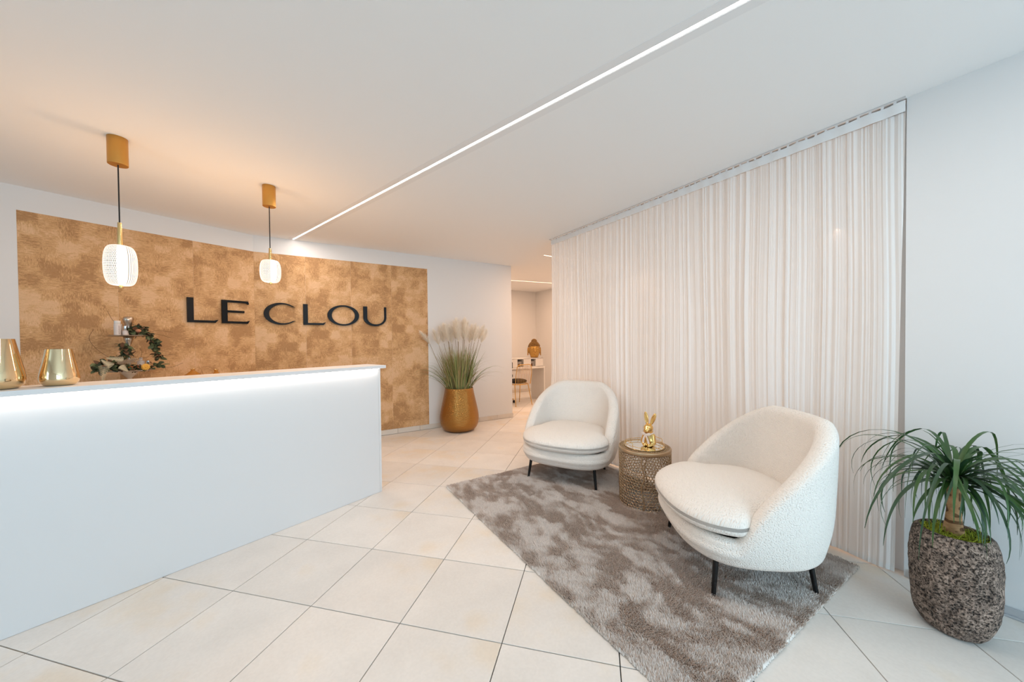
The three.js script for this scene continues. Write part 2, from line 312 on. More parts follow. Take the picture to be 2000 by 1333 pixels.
  [[1.4, 5.0], [-4.6, -3.2]].forEach(([a, b], k) => {
    const w = new THREE.Group(); w.name = `window_${k + 1}`; scene.add(w); struct(w, k ? 'narrow shop window in the front wall' : 'wide shop window in the front wall', 'window');
    const q = [box(b - a, 0.06, 0.06, (a + b) / 2, 0.18, Z + 0.13), box(b - a, 0.06, 0.06, (a + b) / 2, 2.42, Z + 0.13), box(0.06, 2.3, 0.06, a + 0.03, 1.3, Z + 0.13), box(0.06, 2.3, 0.06, b - 0.03, 1.3, Z + 0.13)];
    if (!k) q.push(box(0.06, 2.3, 0.06, 3.2, 1.3, Z + 0.13));
    obj('window_frame', q, frame, w); obj('pane', box(b - a - 0.1, 2.2, 0.008, (a + b) / 2, 1.3, Z + 0.13), glass, w);
  });
}

// ---------------------------------------------------------------- wall letters
{
  const steel = std({ color: 0x17181a, roughness: 0.38, metalness: 0.75 });
  const poly = (pts) => new THREE.Shape(pts.map(([x, y]) => new THREE.Vector2(x, y)));
  const Hh = 0.262;
  const sh = {
    L: (w) => poly([[0, 0], [w * 0.9, 0], [w, 0.034], [w * 0.94, 0.03], [w * 0.86, 0.022], [0.05, 0.022], [0.05, Hh], [0, Hh]]),
    E: (w) => poly([[0, 0], [w * 0.9, 0], [w * 0.97, 0.034], [w * 0.86, 0.022], [0.05, 0.022], [0.05, 0.125], [w * 0.78, 0.125], [w * 0.78, 0.146], [0.05, 0.146], [0.05, 0.24], [w * 0.86, 0.24], [w * 0.92, 0.226], [w * 0.95, 0.232], [w * 0.92, Hh], [0, Hh]]),
    C: (w) => { const p = [], a = w * 0.53, b = Hh / 2 + 0.004; for (let k = 0; k <= 40; k++) { const q = lerp(48, 312, k / 40) * PI / 180; p.push([a + Math.cos(q) * a, Hh / 2 + Math.sin(q) * b]); } p.push([w * 0.97, 0.045]); for (let k = 40; k >= 0; k--) { const q = lerp(50, 310, k / 40) * PI / 180; p.push([a + 0.022 + Math.cos(q) * (a - 0.03), Hh / 2 + Math.sin(q) * (b - 0.017)]); } p.push([w * 0.97, Hh - 0.045]); return poly(p); },
    O: (w) => { const s = new THREE.Shape(); s.absellipse(w / 2, Hh / 2, w / 2, Hh / 2 + 0.005, 0, 2 * PI); const h = new THREE.Path(); h.absellipse(w / 2, Hh / 2, w / 2 - 0.05, Hh / 2 - 0.012, 0, 2 * PI, true); s.holes.push(h); return s; },
    U: (w) => { const p = [[0, Hh], [0.048, Hh], [0.048, 0.11]]; const r = (w - 0.048 - 0.026) / 2; for (let k = 1; k < 24; k++) { const q = PI + PI * k / 24; p.push([0.048 + r + Math.cos(q) * r, 0.11 + Math.sin(q) * 0.094]); } p.push([w - 0.026, 0.11], [w - 0.026, Hh], [w, Hh], [w, 0.11]); for (let k = 1; k < 24; k++) { const q = -PI * k / 24; p.push([w / 2 + Math.cos(q) * w / 2, 0.11 + Math.sin(q) * 0.116]); } p.push([0, 0.11]); return poly(p.reverse()); },
  };
  const put = (parent, ch, x, w) => obj('letter', new THREE.ExtrudeGeometry(sh[ch](w), { depth: 0.022, bevelEnabled: true, bevelSize: 0.0012, bevelThickness: 0.0012, bevelSegments: 1, curveSegments: 48 }).translate(x, 0, 0.004), steel, parent);
  const s1 = thing('wall_sign', 'two dark metal capital letters L E on gold brown wallpaper', 'sign', [BEND[0], 1.57, BEND[1]], TL);
  put(s1, 'L', -0.62, 0.262); put(s1, 'E', -0.325, 0.272);
  const s2 = thing('wall_sign', 'four dark metal capital letters C L O U on gold brown wallpaper', 'sign', [CORNER[0], 1.57, CORNER[1]], TB);
  put(s2, 'C', -3.537, 0.336); put(s2, 'L', -3.124, 0.255); put(s2, 'O', -2.85, 0.384); put(s2, 'U', -2.409, 0.303);
}

// ---------------------------------------------------------------- reception desk
const DESK = [-1.178, -3.12];
{
  const d = thing('reception_desk', 'long white reception desk with glowing strip under its top', 'desk', [DESK[0], 0, DESK[1]], TD);
  const x0 = -4.2;
  obj('front_panel', rbox(-x0 - 0.02, 1.103, 0.02, 0.0012, (x0 - 0.02) / 2, 0.5525, -0.01, 1), whiteLacquer, d);
  obj('edge_strip', rbox(0.019, 1.103, 0.021, 0.0012, -0.0095, 0.5525, -0.0105, 1), whiteLacquer, d);
  obj('side_panel', box(0.02, 1.1, 0.22, -0.01, 0.553, -0.132), whiteLacquer, d);
  obj('worktop', rbox(-x0 + 0.028, 0.026, 0.3, 0.0015, (x0 + 0.028) / 2, 1.117, -0.105, 1), whiteLacquer, d);
  obj('light_strip', box(-x0 - 0.06, 0.004, 0.008, x0 / 2, 1.1015, 0.028), std({ color: 0xffffff, emissive: LEDC, emissiveIntensity: 6 }), d);
  const l = new THREE.RectAreaLight(LEDC, 18 * K.desk, -x0 - 0.06, 0.008), p = from(DESK, TD, x0 / 2, 0.026);
  l.name = 'desk_light'; l.position.set(p[0], 1.098, p[1]); l.rotation.set(-PI / 2, 0, TD, 'XYZ'); scene.add(l);
  obj('inner_counter', box(-x0 - 0.1, 0.03, 0.55, x0 / 2, 0.75, -0.32), whiteLacquer, d);
  obj('side_panel', box(0.02, 0.73, 0.5, -0.06, 0.37, -0.3), whiteLacquer, d);
}
// mirrored glass vases on the desk
{
  const vm = std({ color: new THREE.Color().setRGB(0.86, 0.66, 0.4), roughness: 0.045, metalness: 1 });
  const make = (label, x, z, s, sr) => {
    const p = from(DESK, TD, x, z), v = thing('mirrored_vase', label, 'vase', [p[0], 1.13, p[1]], 0.6);
    const prof = [[0.001, 0], [0.06, 0], [0.078, 0.004], [0.094, 0.016], [0.101, 0.032], [0.1, 0.05], [0.096, 0.07], [0.08, 0.13], [0.0655, 0.19], [0.0635, 0.19], [0.078, 0.13], [0.094, 0.07], [0.098, 0.05], [0.099, 0.034], [0.09, 0.018], [0.06, 0.005], [0.001, 0.004]];
    obj('body', lathe(prof.map(([r, y]) => [r * sr, y * s]), 96), vm, v); return v;
  };
  make('short gold mirrored glass vase on the white desk', -1.745, -0.105, 0.97, 0.66);
  make('tall gold mirrored glass vase at the desk end', -1.927, -0.105, 1.24, 0.84);
}

// ---------------------------------------------------------------- pendant lamps
{
  const brass = std({ color: new THREE.Color().setRGB(0.62, 0.34, 0.09), roughness: 0.42, metalness: 1 });
  const pat = texture(512, 256, (u, v) => {
    u = 1 - u; const a = (u * 2) % 1, edge = Math.min(v, 1 - v) * 2;
    const dia = Math.abs(((u * 60 + v * 17) % 1) - 0.5) + Math.abs(((u * 60 - v * 17 + 60) % 1) - 0.5);
    const bars = Math.abs(((u * 40) % 1) - 0.5) * 2, left = a > 0.1 && a < 0.45, right = a > 0.58 && a < 0.9;
    let k = 255; if (edge > 0.16) { if (left && dia < 0.36) k = 60; if (right && bars < 0.22) k = 90; }
    return [k, k, k];
  }, true);
  const shadeMat = std({ color: 0x6b6258, roughness: 0.3, emissive: new THREE.Color().setRGB(1, 0.9, 0.78), emissiveIntensity: 1.25, emissiveMap: pat });
  const make = (label, x, z, stemTop, shadeTop, shadeBot, r) => {
    const g = thing('pendant_lamp', label, 'lamp', [x, CEIL, z], 0.9), Y = (y) => y - CEIL;
    obj('canopy', lathe([[0.001, -0.17], [0.045, -0.17], [0.047, -0.168], [0.047, 0], [0.001, 0]], 40), brass, g);
    obj('cord', bar([0, -0.17, 0], [0, Y(stemTop), 0], 0.0035), dark, g);
    obj('stem', lathe([[0.001, Y(shadeTop) - 0.002], [0.013, Y(shadeTop) - 0.002], [0.0095, Y(stemTop)], [0.001, Y(stemTop)]], 24), gold, g);
    const h = shadeTop - shadeBot, pr = [];
    for (let k = 0; k <= 24; k++) { const q = -PI / 2 + PI * k / 24, c = Math.cos(q), s = Math.sin(q); pr.push([0.018 + (r - 0.018) * Math.pow(c, 0.5), Y(shadeBot) + h / 2 + Math.sign(s) * Math.pow(Math.abs(s), 0.85) * h / 2]); }
    obj('shade', lathe(pr, 48), shadeMat, g);
    obj('finial', lathe([[0.001, Y(shadeBot) - 0.02], [0.009, Y(shadeBot) - 0.019], [0.01, Y(shadeBot) + 0.003], [0.001, Y(shadeBot) + 0.003]], 20), gold, g);
    const l = new THREE.PointLight(WARM, 0.66 * K.pendant); l.name = 'pendant_light'; l.position.set(x, (shadeTop + shadeBot) / 2, z); l.castShadow = true; l.shadow.radius = 3; scene.add(l);
  };
  make('taller brass pendant lamp with patterned glass shade near the wallpaper edge', -2.485, -2.238, 2.108, 1.963, 1.71, 0.076);
  make('smaller brass pendant lamp with round glass shade nearer the wall letters', -2.012, -2.937, 2.125, 2.027, 1.842, 0.075);
}

// ---------------------------------------------------------------- curtain
{
  const c = thing('sheer_curtain', 'wide white sheer curtain with fine pleats hanging from the ceiling', 'curtain', [CUR0[0], 0, CUR0[1]], TC);
  seed(77);
  const ph = Array.from({ length: 10 }, () => rnd() * 6.28), NX = 2400, NY = 26, TOP = CEIL - 0.072;
  const wave = (x, y) => {                   // depth of the cloth at x along the rail
    const low = sstep(0, 0.5, (TOP - y) / TOP);
    const xx = x + 0.012 * Math.sin(y * 1.3 + x * 5) * low;
    const n = (f, k) => vnoise(xx * f + k, 3.5 + y * 0.25, 8192, 64) - 0.5;
    const s = 0.01 * n(26, 11) * low + 0.0095 * n(52, 70) + 0.0055 * n(118, 300) + 0.003 * n(270, 900) * (1 - 0.4 * low);
    return s + 0.012 * low * Math.sin(xx * 9 + ph[6]);
  };
  const cloth = phys({ color: new THREE.Color().setRGB(0.95, 0.94, 0.92), roughness: 0.92, transmission: 0.3, thickness: 0, side: THREE.DoubleSide });
  obj('cloth', grid(NX, NY, (i, j) => { const y = lerp(TOP, 0.008, j / (NY - 1)), f = j / (NY - 1), x = lerp(-0.005 - 0.07 * f * f, CURLEN - 0.004 - 0.03 * f, i / (NX - 1)); return [x, y + (j === NY - 1 ? 0.004 * (1 + Math.sin(x * 14)) : 0), wave(x, y), x, y]; }), cloth, c);
  obj('header_tape', grid(500, 3, (i, j) => { const x = lerp(0, CURLEN - 0.003, i / 499), y = lerp(CEIL - 0.014, TOP - 0.002, j / 2); return [x, y + 0.003 * Math.sin(x * 39) * (j === 0 ? 1 : 0), 0.01 + 0.0015 * Math.sin(x * 58 + Math.sin(x * 6)), x, y]; }), std({ color: new THREE.Color().setRGB(0.86, 0.87, 0.87), roughness: 0.8, side: THREE.DoubleSide }), c);
  obj('hem', grid(NX, 2, (i, j) => { const x = lerp(-0.075, CURLEN - 0.034, i / (NX - 1)), y = 0.008 + 0.03 * j; return [x, y + 0.004 * (1 + Math.sin(x * 14)) * (1 - j), wave(x, y) + 0.002, x, y]; }), cloth, c);
  for (let k = 0; k < 62; k++) obj('glider', box(0.012, 0.024, 0.006, 0.03 + k * 0.0497, CEIL - 0.008, 0.006), smoothPaint, c);
  const r = thing('curtain_rail', 'white curtain rail let into the ceiling', 'rail', [CUR0[0], CEIL, CUR0[1]], TC);
  obj('rail', box(CURLEN, 0.012, 0.026, CURLEN / 2, 0.004, 0.008), smoothPaint, r);
  obj('channel', box(CURLEN, 0.002, 0.058, CURLEN / 2, 0.046, 0), alu, r);
}

// ---------------------------------------------------------------- rug
{
  const O = [-0.62, -3.19], e1 = [0.527, 0.85], W = 1.6, L = 2.38, turn = Math.atan2(-0.85, 0.527);   // local x along e1, local z = (sin, cos) turned
  const r = thing('shag_rug', 'taupe grey shag rug with mottled swirls under the armchairs', 'rug', [O[0], 0, O[1]], turn);
  // local z points to (sin t, cos t) = (-0.85, 0.527): the rug lies on the other side, z from -W to 0
  obj('backing', box(L, 0.006, W, L / 2, 0.003, -W / 2), std({ color: 0xc4b9ae, roughness: 1 }), r);
  const blade = new THREE.ConeGeometry(0.0042, 0.024, 4, 1, true).translate(0, 0.012, 0);
  seed(4);
  const N = 230000, im = new THREE.InstancedMesh(blade, std({ color: 0xffffff, roughness: 1 }), N), m = new THREE.Matrix4(), q = new THREE.Quaternion(), sc = new V3(), ps = new V3(), up = new V3(0, 1, 0), d = new V3(), col = new THREE.Color();
  const lo = new THREE.Color(0xd8c6b8), hi = new THREE.Color(0xfcf3eb);
  for (let k = 0; k < N; k++) {
    const x = rnd() * L, z = -rnd() * W;
    const wx = x + 0.16 * (fbm(x * 3 + 7, z * 3 + 9, 512, 2) - 0.5), wz = z + 0.16 * (fbm(x * 3 + 40, z * 3, 512, 2) - 0.5);
    const a = fbm(wx * 5.0 + 20, wz * 8.5 + 20, 512, 3), b = fbm(wx * 13 + 3, wz * 22 + 50, 512, 2), f = fbm(x * 40, z * 40 + 300, 2048, 2);
    const t = clamp(sstep(0.36, 0.64, a * 0.62 + b * 0.38 + (f - 0.5) * 0.12) + rr(-0.13, 0.13), 0, 1);
    const ang = 1.2 + 2.4 * (a - 0.5) + rr(-0.7, 0.7), tilt = 0.25 + 0.5 * (1 - t);
    d.set(Math.cos(ang) * tilt, 1, Math.sin(ang) * tilt).normalize();
    q.setFromUnitVectors(up, d); const s = rr(0.75, 1.12); sc.set(rr(0.85, 1.2), s, rr(0.85, 1.2)); ps.set(x, 0.004, z);
    im.setMatrixAt(k, m.compose(ps, q, sc)); im.setColorAt(k, col.copy(lo).lerp(hi, t).multiplyScalar(rr(0.86, 1.06)));
  }
  im.name = 'pile'; im.castShadow = im.receiveShadow = true; im.userData.kind = 'stuff'; r.add(im);
}

// ---------------------------------------------------------------- armchairs
function makeArmchair() {
  const g = new THREE.Group();
  const A = 0.455, B = 0.4, HT = 0.9, HF = 0.335, Y0 = 0.185;
  const outline = (th) => { const s = Math.sin(th), c = Math.cos(th), n = c > 0 ? 2.9 : 2.35; return [A * Math.sign(s) * Math.pow(Math.abs(s), 2 / n), (c > 0 ? B : B * 0.98) * Math.sign(c) * Math.pow(Math.abs(c), 2 / n)]; };
  const NU = 145, NV = 44, st = [];
  let arc = 0;
  for (let i = 0; i < NU; i++) {
    const th = PI + 2 * PI * i / (NU - 1), p = outline(th), a = outline(th - 0.01), b = outline(th + 0.01), tx = b[0] - a[0], tz = b[1] - a[1], l = Math.hypot(tx, tz) || 1;
    if (i) arc += Math.hypot(p[0] - st[i - 1].p[0], p[1] - st[i - 1].p[1]);
    let nx = -tz / l, nz = tx / l; if (nx * p[0] + nz * p[1] > 0) { nx = -nx; nz = -nz; }   // inward
    const u = clamp((0.2 - p[1]) / 0.56, 0, 1);
    const rise = u < 0.12 ? 0.5 * u * u / 0.12 : u - 0.06, h = HF + (HT - HF) * Math.min(1, Math.pow(rise / 0.94, 0.68) * 1.0);
    st.push({ p, nx, nz, h, arc });
  }
  const prof = (s, v) => {                    // v 0..1 -> [inset, y]
    const th = lerp(0.085, 0.1, sstep(HF, 0.6, s.h)), k = v * (NV - 1);
    if (k < 3) return [lerp(0.2, 0.05, k / 3), Y0];
    if (k < 9) { const a = (k - 3) / 6 * PI / 2; return [0.05 - 0.05 * Math.sin(a), Y0 + 0.05 - 0.05 * Math.cos(a)]; }
    if (k < 20) return [-0.012 * Math.sin((k - 9) / 11 * PI), lerp(Y0 + 0.05, s.h - th * 0.5, (k - 9) / 11)];
    if (k < 32) { const a = (k - 20) / 12 * PI; return [th * 0.5 - th * 0.5 * Math.cos(a), s.h - th * 0.5 + th * 0.5 * Math.sin(a)]; }
    const f = (k - 32) / (NV - 1 - 32), y = lerp(s.h - th * 0.5, 0.27, f); return [th + 0.06 * f * sstep(HF, 0.7, s.h), y];
  };
  const shape = (x, y, z) => { const t = clamp((0.5 - y) / 0.315, 0, 1), k = 1 - 0.085 * t * t, back = sstep(0.45, 0.95, y) * 0.035; return [x * k, y, z * k - back]; };
  for (const s of st) { let run = 0, b = null; s.run = []; for (let j = 0; j < NV; j++) { const q = prof(s, j / (NV - 1)); if (b) run += Math.hypot(q[0] - b[0], q[1] - b[1]); b = q; s.run.push(run); } }
  const shell = grid(NU, NV, (i, j) => { const s = st[i], [d, y] = prof(s, j / (NV - 1)), q = shape(s.p[0] + s.nx * d, y, s.p[1] + s.nz * d); return [...q, s.arc, s.run[j]]; }, true);
  obj('shell', shell, boucle, g);
  // dark liner under the cushion and dark underside
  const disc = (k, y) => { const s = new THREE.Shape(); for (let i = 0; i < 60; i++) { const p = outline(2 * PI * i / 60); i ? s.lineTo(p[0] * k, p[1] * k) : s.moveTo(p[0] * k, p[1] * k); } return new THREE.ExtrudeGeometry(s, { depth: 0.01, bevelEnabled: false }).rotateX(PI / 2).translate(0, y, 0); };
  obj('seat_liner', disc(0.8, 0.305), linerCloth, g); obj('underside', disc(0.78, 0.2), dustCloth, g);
  // seat cushion
  const NC = 120, NW = 28;
  const co = (th) => { const s = Math.sin(th), c = Math.cos(th), n = 2.5; let x = 0.447 * Math.sign(s) * Math.pow(Math.abs(s), 2 / n), z = (c > 0 ? 0.425 : 0.3) * Math.sign(c) * Math.pow(Math.abs(c), 2 / n); x *= lerp(1, 0.8, sstep(0.2, 0.02, z)); return [x, z]; };
  let carc = 0, last = null;
  const cs = Array.from({ length: NC }, (_, i) => { const p = co(PI + 2 * PI * i / (NC - 1)); if (last) carc += Math.hypot(p[0] - last[0], p[1] - last[1]); last = p; return { p, arc: carc }; });
  obj('seat_cushion', grid(NC, NW, (i, j) => {
    const { p, arc: a } = cs[i], v = j / (NW - 1), e = v * PI, R = 0.077;            // bottom centre -> edge -> top centre
    const rad = Math.pow(Math.sin(e), 0.42), y = -Math.cos(e), yy = Math.sign(y) * Math.pow(Math.abs(y), 0.75) * R;
    const x = p[0] * rad, z = p[1] * rad, front = sstep(0.1, 0.42, z);
    return [x, 0.412 + yy + (y > 0 ? 0.02 * (1 - rad * rad) : 0) - 0.022 * front - 0.012 * Math.pow(Math.abs(x) / 0.447, 3) + 0.0, z, x * 0.98 + (y > 0 ? 0 : 0.37), z + v * 0.12];
  }, true), cushionMat, g);
  for (const sx of [-1, 1]) for (const sz of [-1, 1]) {
    const x = sx * (sz > 0 ? 0.332 : 0.27), z = sz * 0.267;
    obj('leg', bar([x, 0.004, z], [x * 0.92, 0.225, z * 0.9], 0.0105, 0.015, 12), blackMetal, g);
  }
  return g;
}
{
  const a = makeArmchair(); a.name = numbered('armchair'); scene.add(a);
  const f1 = Math.atan2(-0.489, 0.872); a.position.set(0.562, 0, -3.452); a.rotation.y = f1;
  tag(a, 'cream boucle armchair beside the passage, turned away from the palm', 'armchair', 'cream armchairs on the rug');
  const b = a.clone(); b.name = numbered('armchair'); scene.add(b);
  b.position.set(1.32, 0, -2.09); b.rotation.y = Math.atan2(-0.995, -0.1);
  tag(b, 'cream boucle armchair between the metal side table and the palm', 'armchair', 'cream armchairs on the rug');
}

// ---------------------------------------------------------------- openwork side table, tray, rabbit
const TABLE = [1.067, -2.847];
{
  const t = thing('side_table', 'round bronze openwork metal side table between two armchairs', 'table', [TABLE[0], 0.004, TABLE[1]], 0.2);
  const bronze = std({ color: new THREE.Color().setRGB(0.52, 0.38, 0.24), roughness: 0.33, metalness: 1 });
  const cells = (W, Hh, nx, ny, jit, seedN) => {      // Voronoi cells of a jittered lattice, periodic in x
    seed(seedN); const P = [], out = [];
    for (let j = -1; j <= ny; j++) for (let i = 0; i < nx; i++) P.push([(i + (j & 1) * 0.5 + rr(-jit, jit)) * W / nx, (j + 0.5 + rr(-jit, jit)) * Hh / ny, i, j]);
    const at2 = (i, j) => { const w = Math.floor(i / nx), q = P[(j + 1) * nx + i - w * nx]; return [q[0] + w * W, q[1]]; };
    for (let j = 0; j < ny; j++) for (let i = 0; i < nx; i++) {
      const c = at2(i, j), s = W / nx; let poly = [[c[0] - s * 1.2, c[1] - s * 1.2], [c[0] + s * 1.2, c[1] - s * 1.2], [c[0] + s * 1.2, c[1] + s * 1.2], [c[0] - s * 1.2, c[1] + s * 1.2]];
      for (let dj = -1; dj <= 1; dj++) for (let di = -2; di <= 2; di++) {
        if ((!dj && !di) || j + dj < -1 || j + dj > ny) continue;
        const q = at2(i + di, j + dj), mx = (c[0] + q[0]) / 2, my = (c[1] + q[1]) / 2, nx2 = q[0] - c[0], ny2 = q[1] - c[1], side = (p) => (p[0] - mx) * nx2 + (p[1] - my) * ny2, np = [];
        for (let k = 0; k < poly.length; k++) { const a = poly[k], b = poly[(k + 1) % poly.length], sa = side(a), sb = side(b); if (sa <= 0) np.push(a); if ((sa < 0) !== (sb < 0) && sa !== sb) { const u = sa / (sa - sb); np.push([lerp(a[0], b[0], u), lerp(a[1], b[1], u)]); } }
        poly = np;
      }
      if (poly.length > 2) out.push([c, poly.map((p) => [p[0], clamp(p[1], 0, Hh)])]);
    }
    return out;
  };
  const lattice = (list, map, th, hole) => {          // map(u, v, depth) -> [x, y, z]
    const pos = [], tri = (a, b, c) => pos.push(...a, ...b, ...c), quad = (a, b, c, d) => { tri(a, b, c); tri(a, c, d); };
    for (const [, poly] of list) {
      const cx = poly.reduce((s, p) => s + p[0], 0) / poly.length, cy = poly.reduce((s, p) => s + p[1], 0) / poly.length;
      const inner = []; const m = poly.length;
      const hs = hole;
      for (let k = 0; k < m; k++) inner.push([cx + (poly[k][0] - cx) * hs, cy + (poly[k][1] - cy) * hs]);
      for (let k = 0; k < m; k++) {
        const a = poly[k], b = poly[(k + 1) % m], c = inner[(k + 1) % m], d = inner[k];
        quad(map(a[0], a[1], 0), map(b[0], b[1], 0), map(c[0], c[1], th * 0.4), map(d[0], d[1], th * 0.4));
        quad(map(d[0], d[1], th * 0.4), map(c[0], c[1], th * 0.4), map(c[0], c[1], th), map(d[0], d[1], th));
        quad(map(a[0], a[1], th), map(d[0], d[1], th), map(c[0], c[1], th), map(b[0], b[1], th));
      }
    }
    const g = new THREE.BufferGeometry(); g.setAttribute('position', new THREE.Float32BufferAttribute(pos, 3)); const w = mergeVertices(g, 1e-5); w.computeVertexNormals(); return w;
  };
  const R = 0.2, HT = 0.425, C = 2 * PI * R;
  obj('openwork_body', lattice(cells(C, HT, 50, 19, 0.24, 3), (u, v, d) => { const a = u / R, r = R - 0.004 - d; return [Math.sin(a) * r, v + 0.012, Math.cos(a) * r]; }, 0.006, 0.8), bronze, t);
  for (let k = 0; k < 4; k++) { const a0 = -0.62 + k * PI / 2, pts = []; for (let i = 0; i <= 14; i++) { const a = a0 + 0.05 * Math.sin(i * 0.9 + k), y = 0.01 + i / 14 * 0.43; pts.push([Math.sin(a) * (R - 0.003), y, Math.cos(a) * (R - 0.003)]); } obj('vein', tube(pts, 0.005, 6, 40), bronze, t); }
  obj('bottom_ring', new THREE.TorusGeometry(R - 0.006, 0.005, 8, 64).rotateX(PI / 2).translate(0, 0.008, 0), bronze, t);
  obj('top_rim', lathe([[R - 0.012, 0.428], [R - 0.001, 0.43], [R + 0.003, 0.438], [R + 0.003, 0.456], [R, 0.462], [R - 0.012, 0.463], [R - 0.012, 0.428]], 72), bronze, t);
  obj('openwork_top', lattice(cells(1.1, 0.1, 60, 6, 0.22, 8), (u, v, d) => { const a = u / 1.1 * 2 * PI, r = 0.19 - v * 0.9; return [Math.sin(a) * r, 0.4625 - d, Math.cos(a) * r]; }, 0.005, 0.76), bronze, t);
  obj('top_plate', lathe([[0.001, 0.45], [0.105, 0.45], [0.108, 0.459], [0.105, 0.4615], [0.001, 0.4615]], 48), bronze, t);
}
const TOPY = 0.468;
{
  const t = thing('mirror_tray', 'round mirrored tray with thin gold rim and two handles', 'tray', [TABLE[0] - 0.005, TOPY, TABLE[1] + 0.005], 0.35);
  const mirror = std({ color: new THREE.Color().setRGB(0.9, 0.93, 0.92), roughness: 0.02, metalness: 1 }), R = 0.152;
  obj('mirror', new THREE.CylinderGeometry(R - 0.003, R - 0.003, 0.004, 64).translate(0, 0.003, 0), mirror, t);
  const ring = (y, r) => new THREE.TorusGeometry(R, r, 8, 72).rotateX(PI / 2).translate(0, y, 0);
  obj('rim', ring(0.005, 0.0022), gold, t); obj('rim', ring(0.024, 0.0022), gold, t);
  for (let k = 0; k < 14; k++) { const a = k / 14 * 2 * PI; obj('post', bar([Math.sin(a) * R, 0.005, Math.cos(a) * R], [Math.sin(a + 0.1) * R, 0.024, Math.cos(a + 0.1) * R], 0.0014, 0.0014, 6), gold, t); }
  for (const s of [-1, 1]) { const P = (a, y) => [s * Math.cos(a) * R, y, Math.sin(a) * R]; obj('handle', tube([P(-0.28, 0.022), P(-0.28, 0.042), P(-0.25, 0.05), P(0, 0.051), P(0.25, 0.05), P(0.28, 0.042), P(0.28, 0.022)], 0.0026, 7, 40), gold, t); }
}
{
  const r = thing('rabbit_figurine', 'golden rabbit bust figurine with pale ribbon bow on the tray', 'figurine', [1.098, TOPY + 0.005, -2.83], -0.85);
  const ear = (x, y, z, s) => {                // tall leaf-shaped ears, hollowed at the front
    const bx = 0.016 * s, lx = (s > 0 ? 0.052 : 0.03) * s, ux = lx - bx, uy = 0.088, ln = Math.hypot(ux, uy), dx = ux / ln, dy = uy / ln;
    const px = x - (bx + ux / 2), py = y - (0.176 + uy / 2), l = px * dx + py * dy, w = px * dy - py * dx;
    const o = sEll(w, l, z + 0.004, 0, 0.0, 0, 0.0175 - 0.05 * Math.max(0, -l) * 0.6, 0.054, 0.0095), h = sEll(w, l, z + 0.004, 0, -0.002, 0.011, 0.0105, 0.043, 0.0085);
    return smax(o, -h, 0.002);
  };
  const f = (x, y, z) => {
    const m = Math.abs(x);
    let d = sEll(x, y, z, 0, 0.045, -0.004, 0.05, 0.062, 0.046);
    d = smin(d, sCap(m, y, z, 0.03, 0.085, 0, 0.043, 0.035, 0.012, 0.022, 0.02), 0.012);       // arms
    d = smin(d, sCap(m, y, z, 0.041, 0.03, 0.014, 0.02, 0.012, 0.04, 0.017, 0.012), 0.01);
    d = smin(d, sCap(x, y, z, 0, 0.09, 0, 0, 0.125, 0.006, 0.03, 0.028), 0.015);
    d = smin(d, sEll(x, y, z, 0, 0.146, 0.008, 0.035, 0.036, 0.04), 0.012);
    d = smin(d, sEll(x, y, z, 0, 0.135, 0.038, 0.021, 0.018, 0.022), 0.012);                    // muzzle
    d = smin(d, sEll(m, y, z, 0.009, 0.129, 0.052, 0.01, 0.009, 0.008), 0.004);
    d = smin(d, sEll(x, y, z, 0, 0.14, 0.059, 0.006, 0.0045, 0.004), 0.002);                    // nose
    d = smax(d, -sEll(m, y, z, 0.029, 0.151, 0.033, 0.008, 0.0075, 0.009), 0.003);              // eye sockets
    d = smin(d, sEll(m, y, z, 0.0265, 0.151, 0.029, 0.0062, 0.0058, 0.0062), 0.001);
    d = smin(d, ear(x, y, z, 1), 0.005); d = smin(d, ear(x, y, z, -1), 0.005);
    return smax(d, 0.001 - y, 0.002);
  };
  obj('body', sdf(f, [-0.085, -0.004, -0.07], [0.1, 0.29, 0.085], 0.0032), std({ color: new THREE.Color().setRGB(0.85, 0.55, 0.2), roughness: 0.2, metalness: 1 }), r);
  const rib = std({ color: new THREE.Color().setRGB(0.82, 0.68, 0.58), roughness: 0.75, side: THREE.DoubleSide });
  const b = obj('ribbon', [new THREE.TorusGeometry(0.036, 0.006, 8, 32).scale(1, 1, 1.0).rotateX(PI / 2 + 0.15).translate(0, 0.108, 0.004),
    ...[-1, 1].map((s) => new THREE.SphereGeometry(1, 16, 12).scale(0.021, 0.013, 0.008).rotateZ(s * 0.35).translate(s * 0.02, 0.103, 0.046)),
    new THREE.SphereGeometry(0.0075, 12, 10).translate(0, 0.101, 0.05),
    ...[-1, 1].map((s) => ribbon([[0, 0.1, 0.051], [s * 0.012, 0.08, 0.056], [s * 0.02, 0.055, 0.054], [s * 0.024, 0.03, 0.05]].map((p) => new V3(...p)), (t) => 0.012 + 0.008 * t, new V3(1, 0, 0)))], rib, r);
  tag(b, 'pale pink ribbon bow');
}

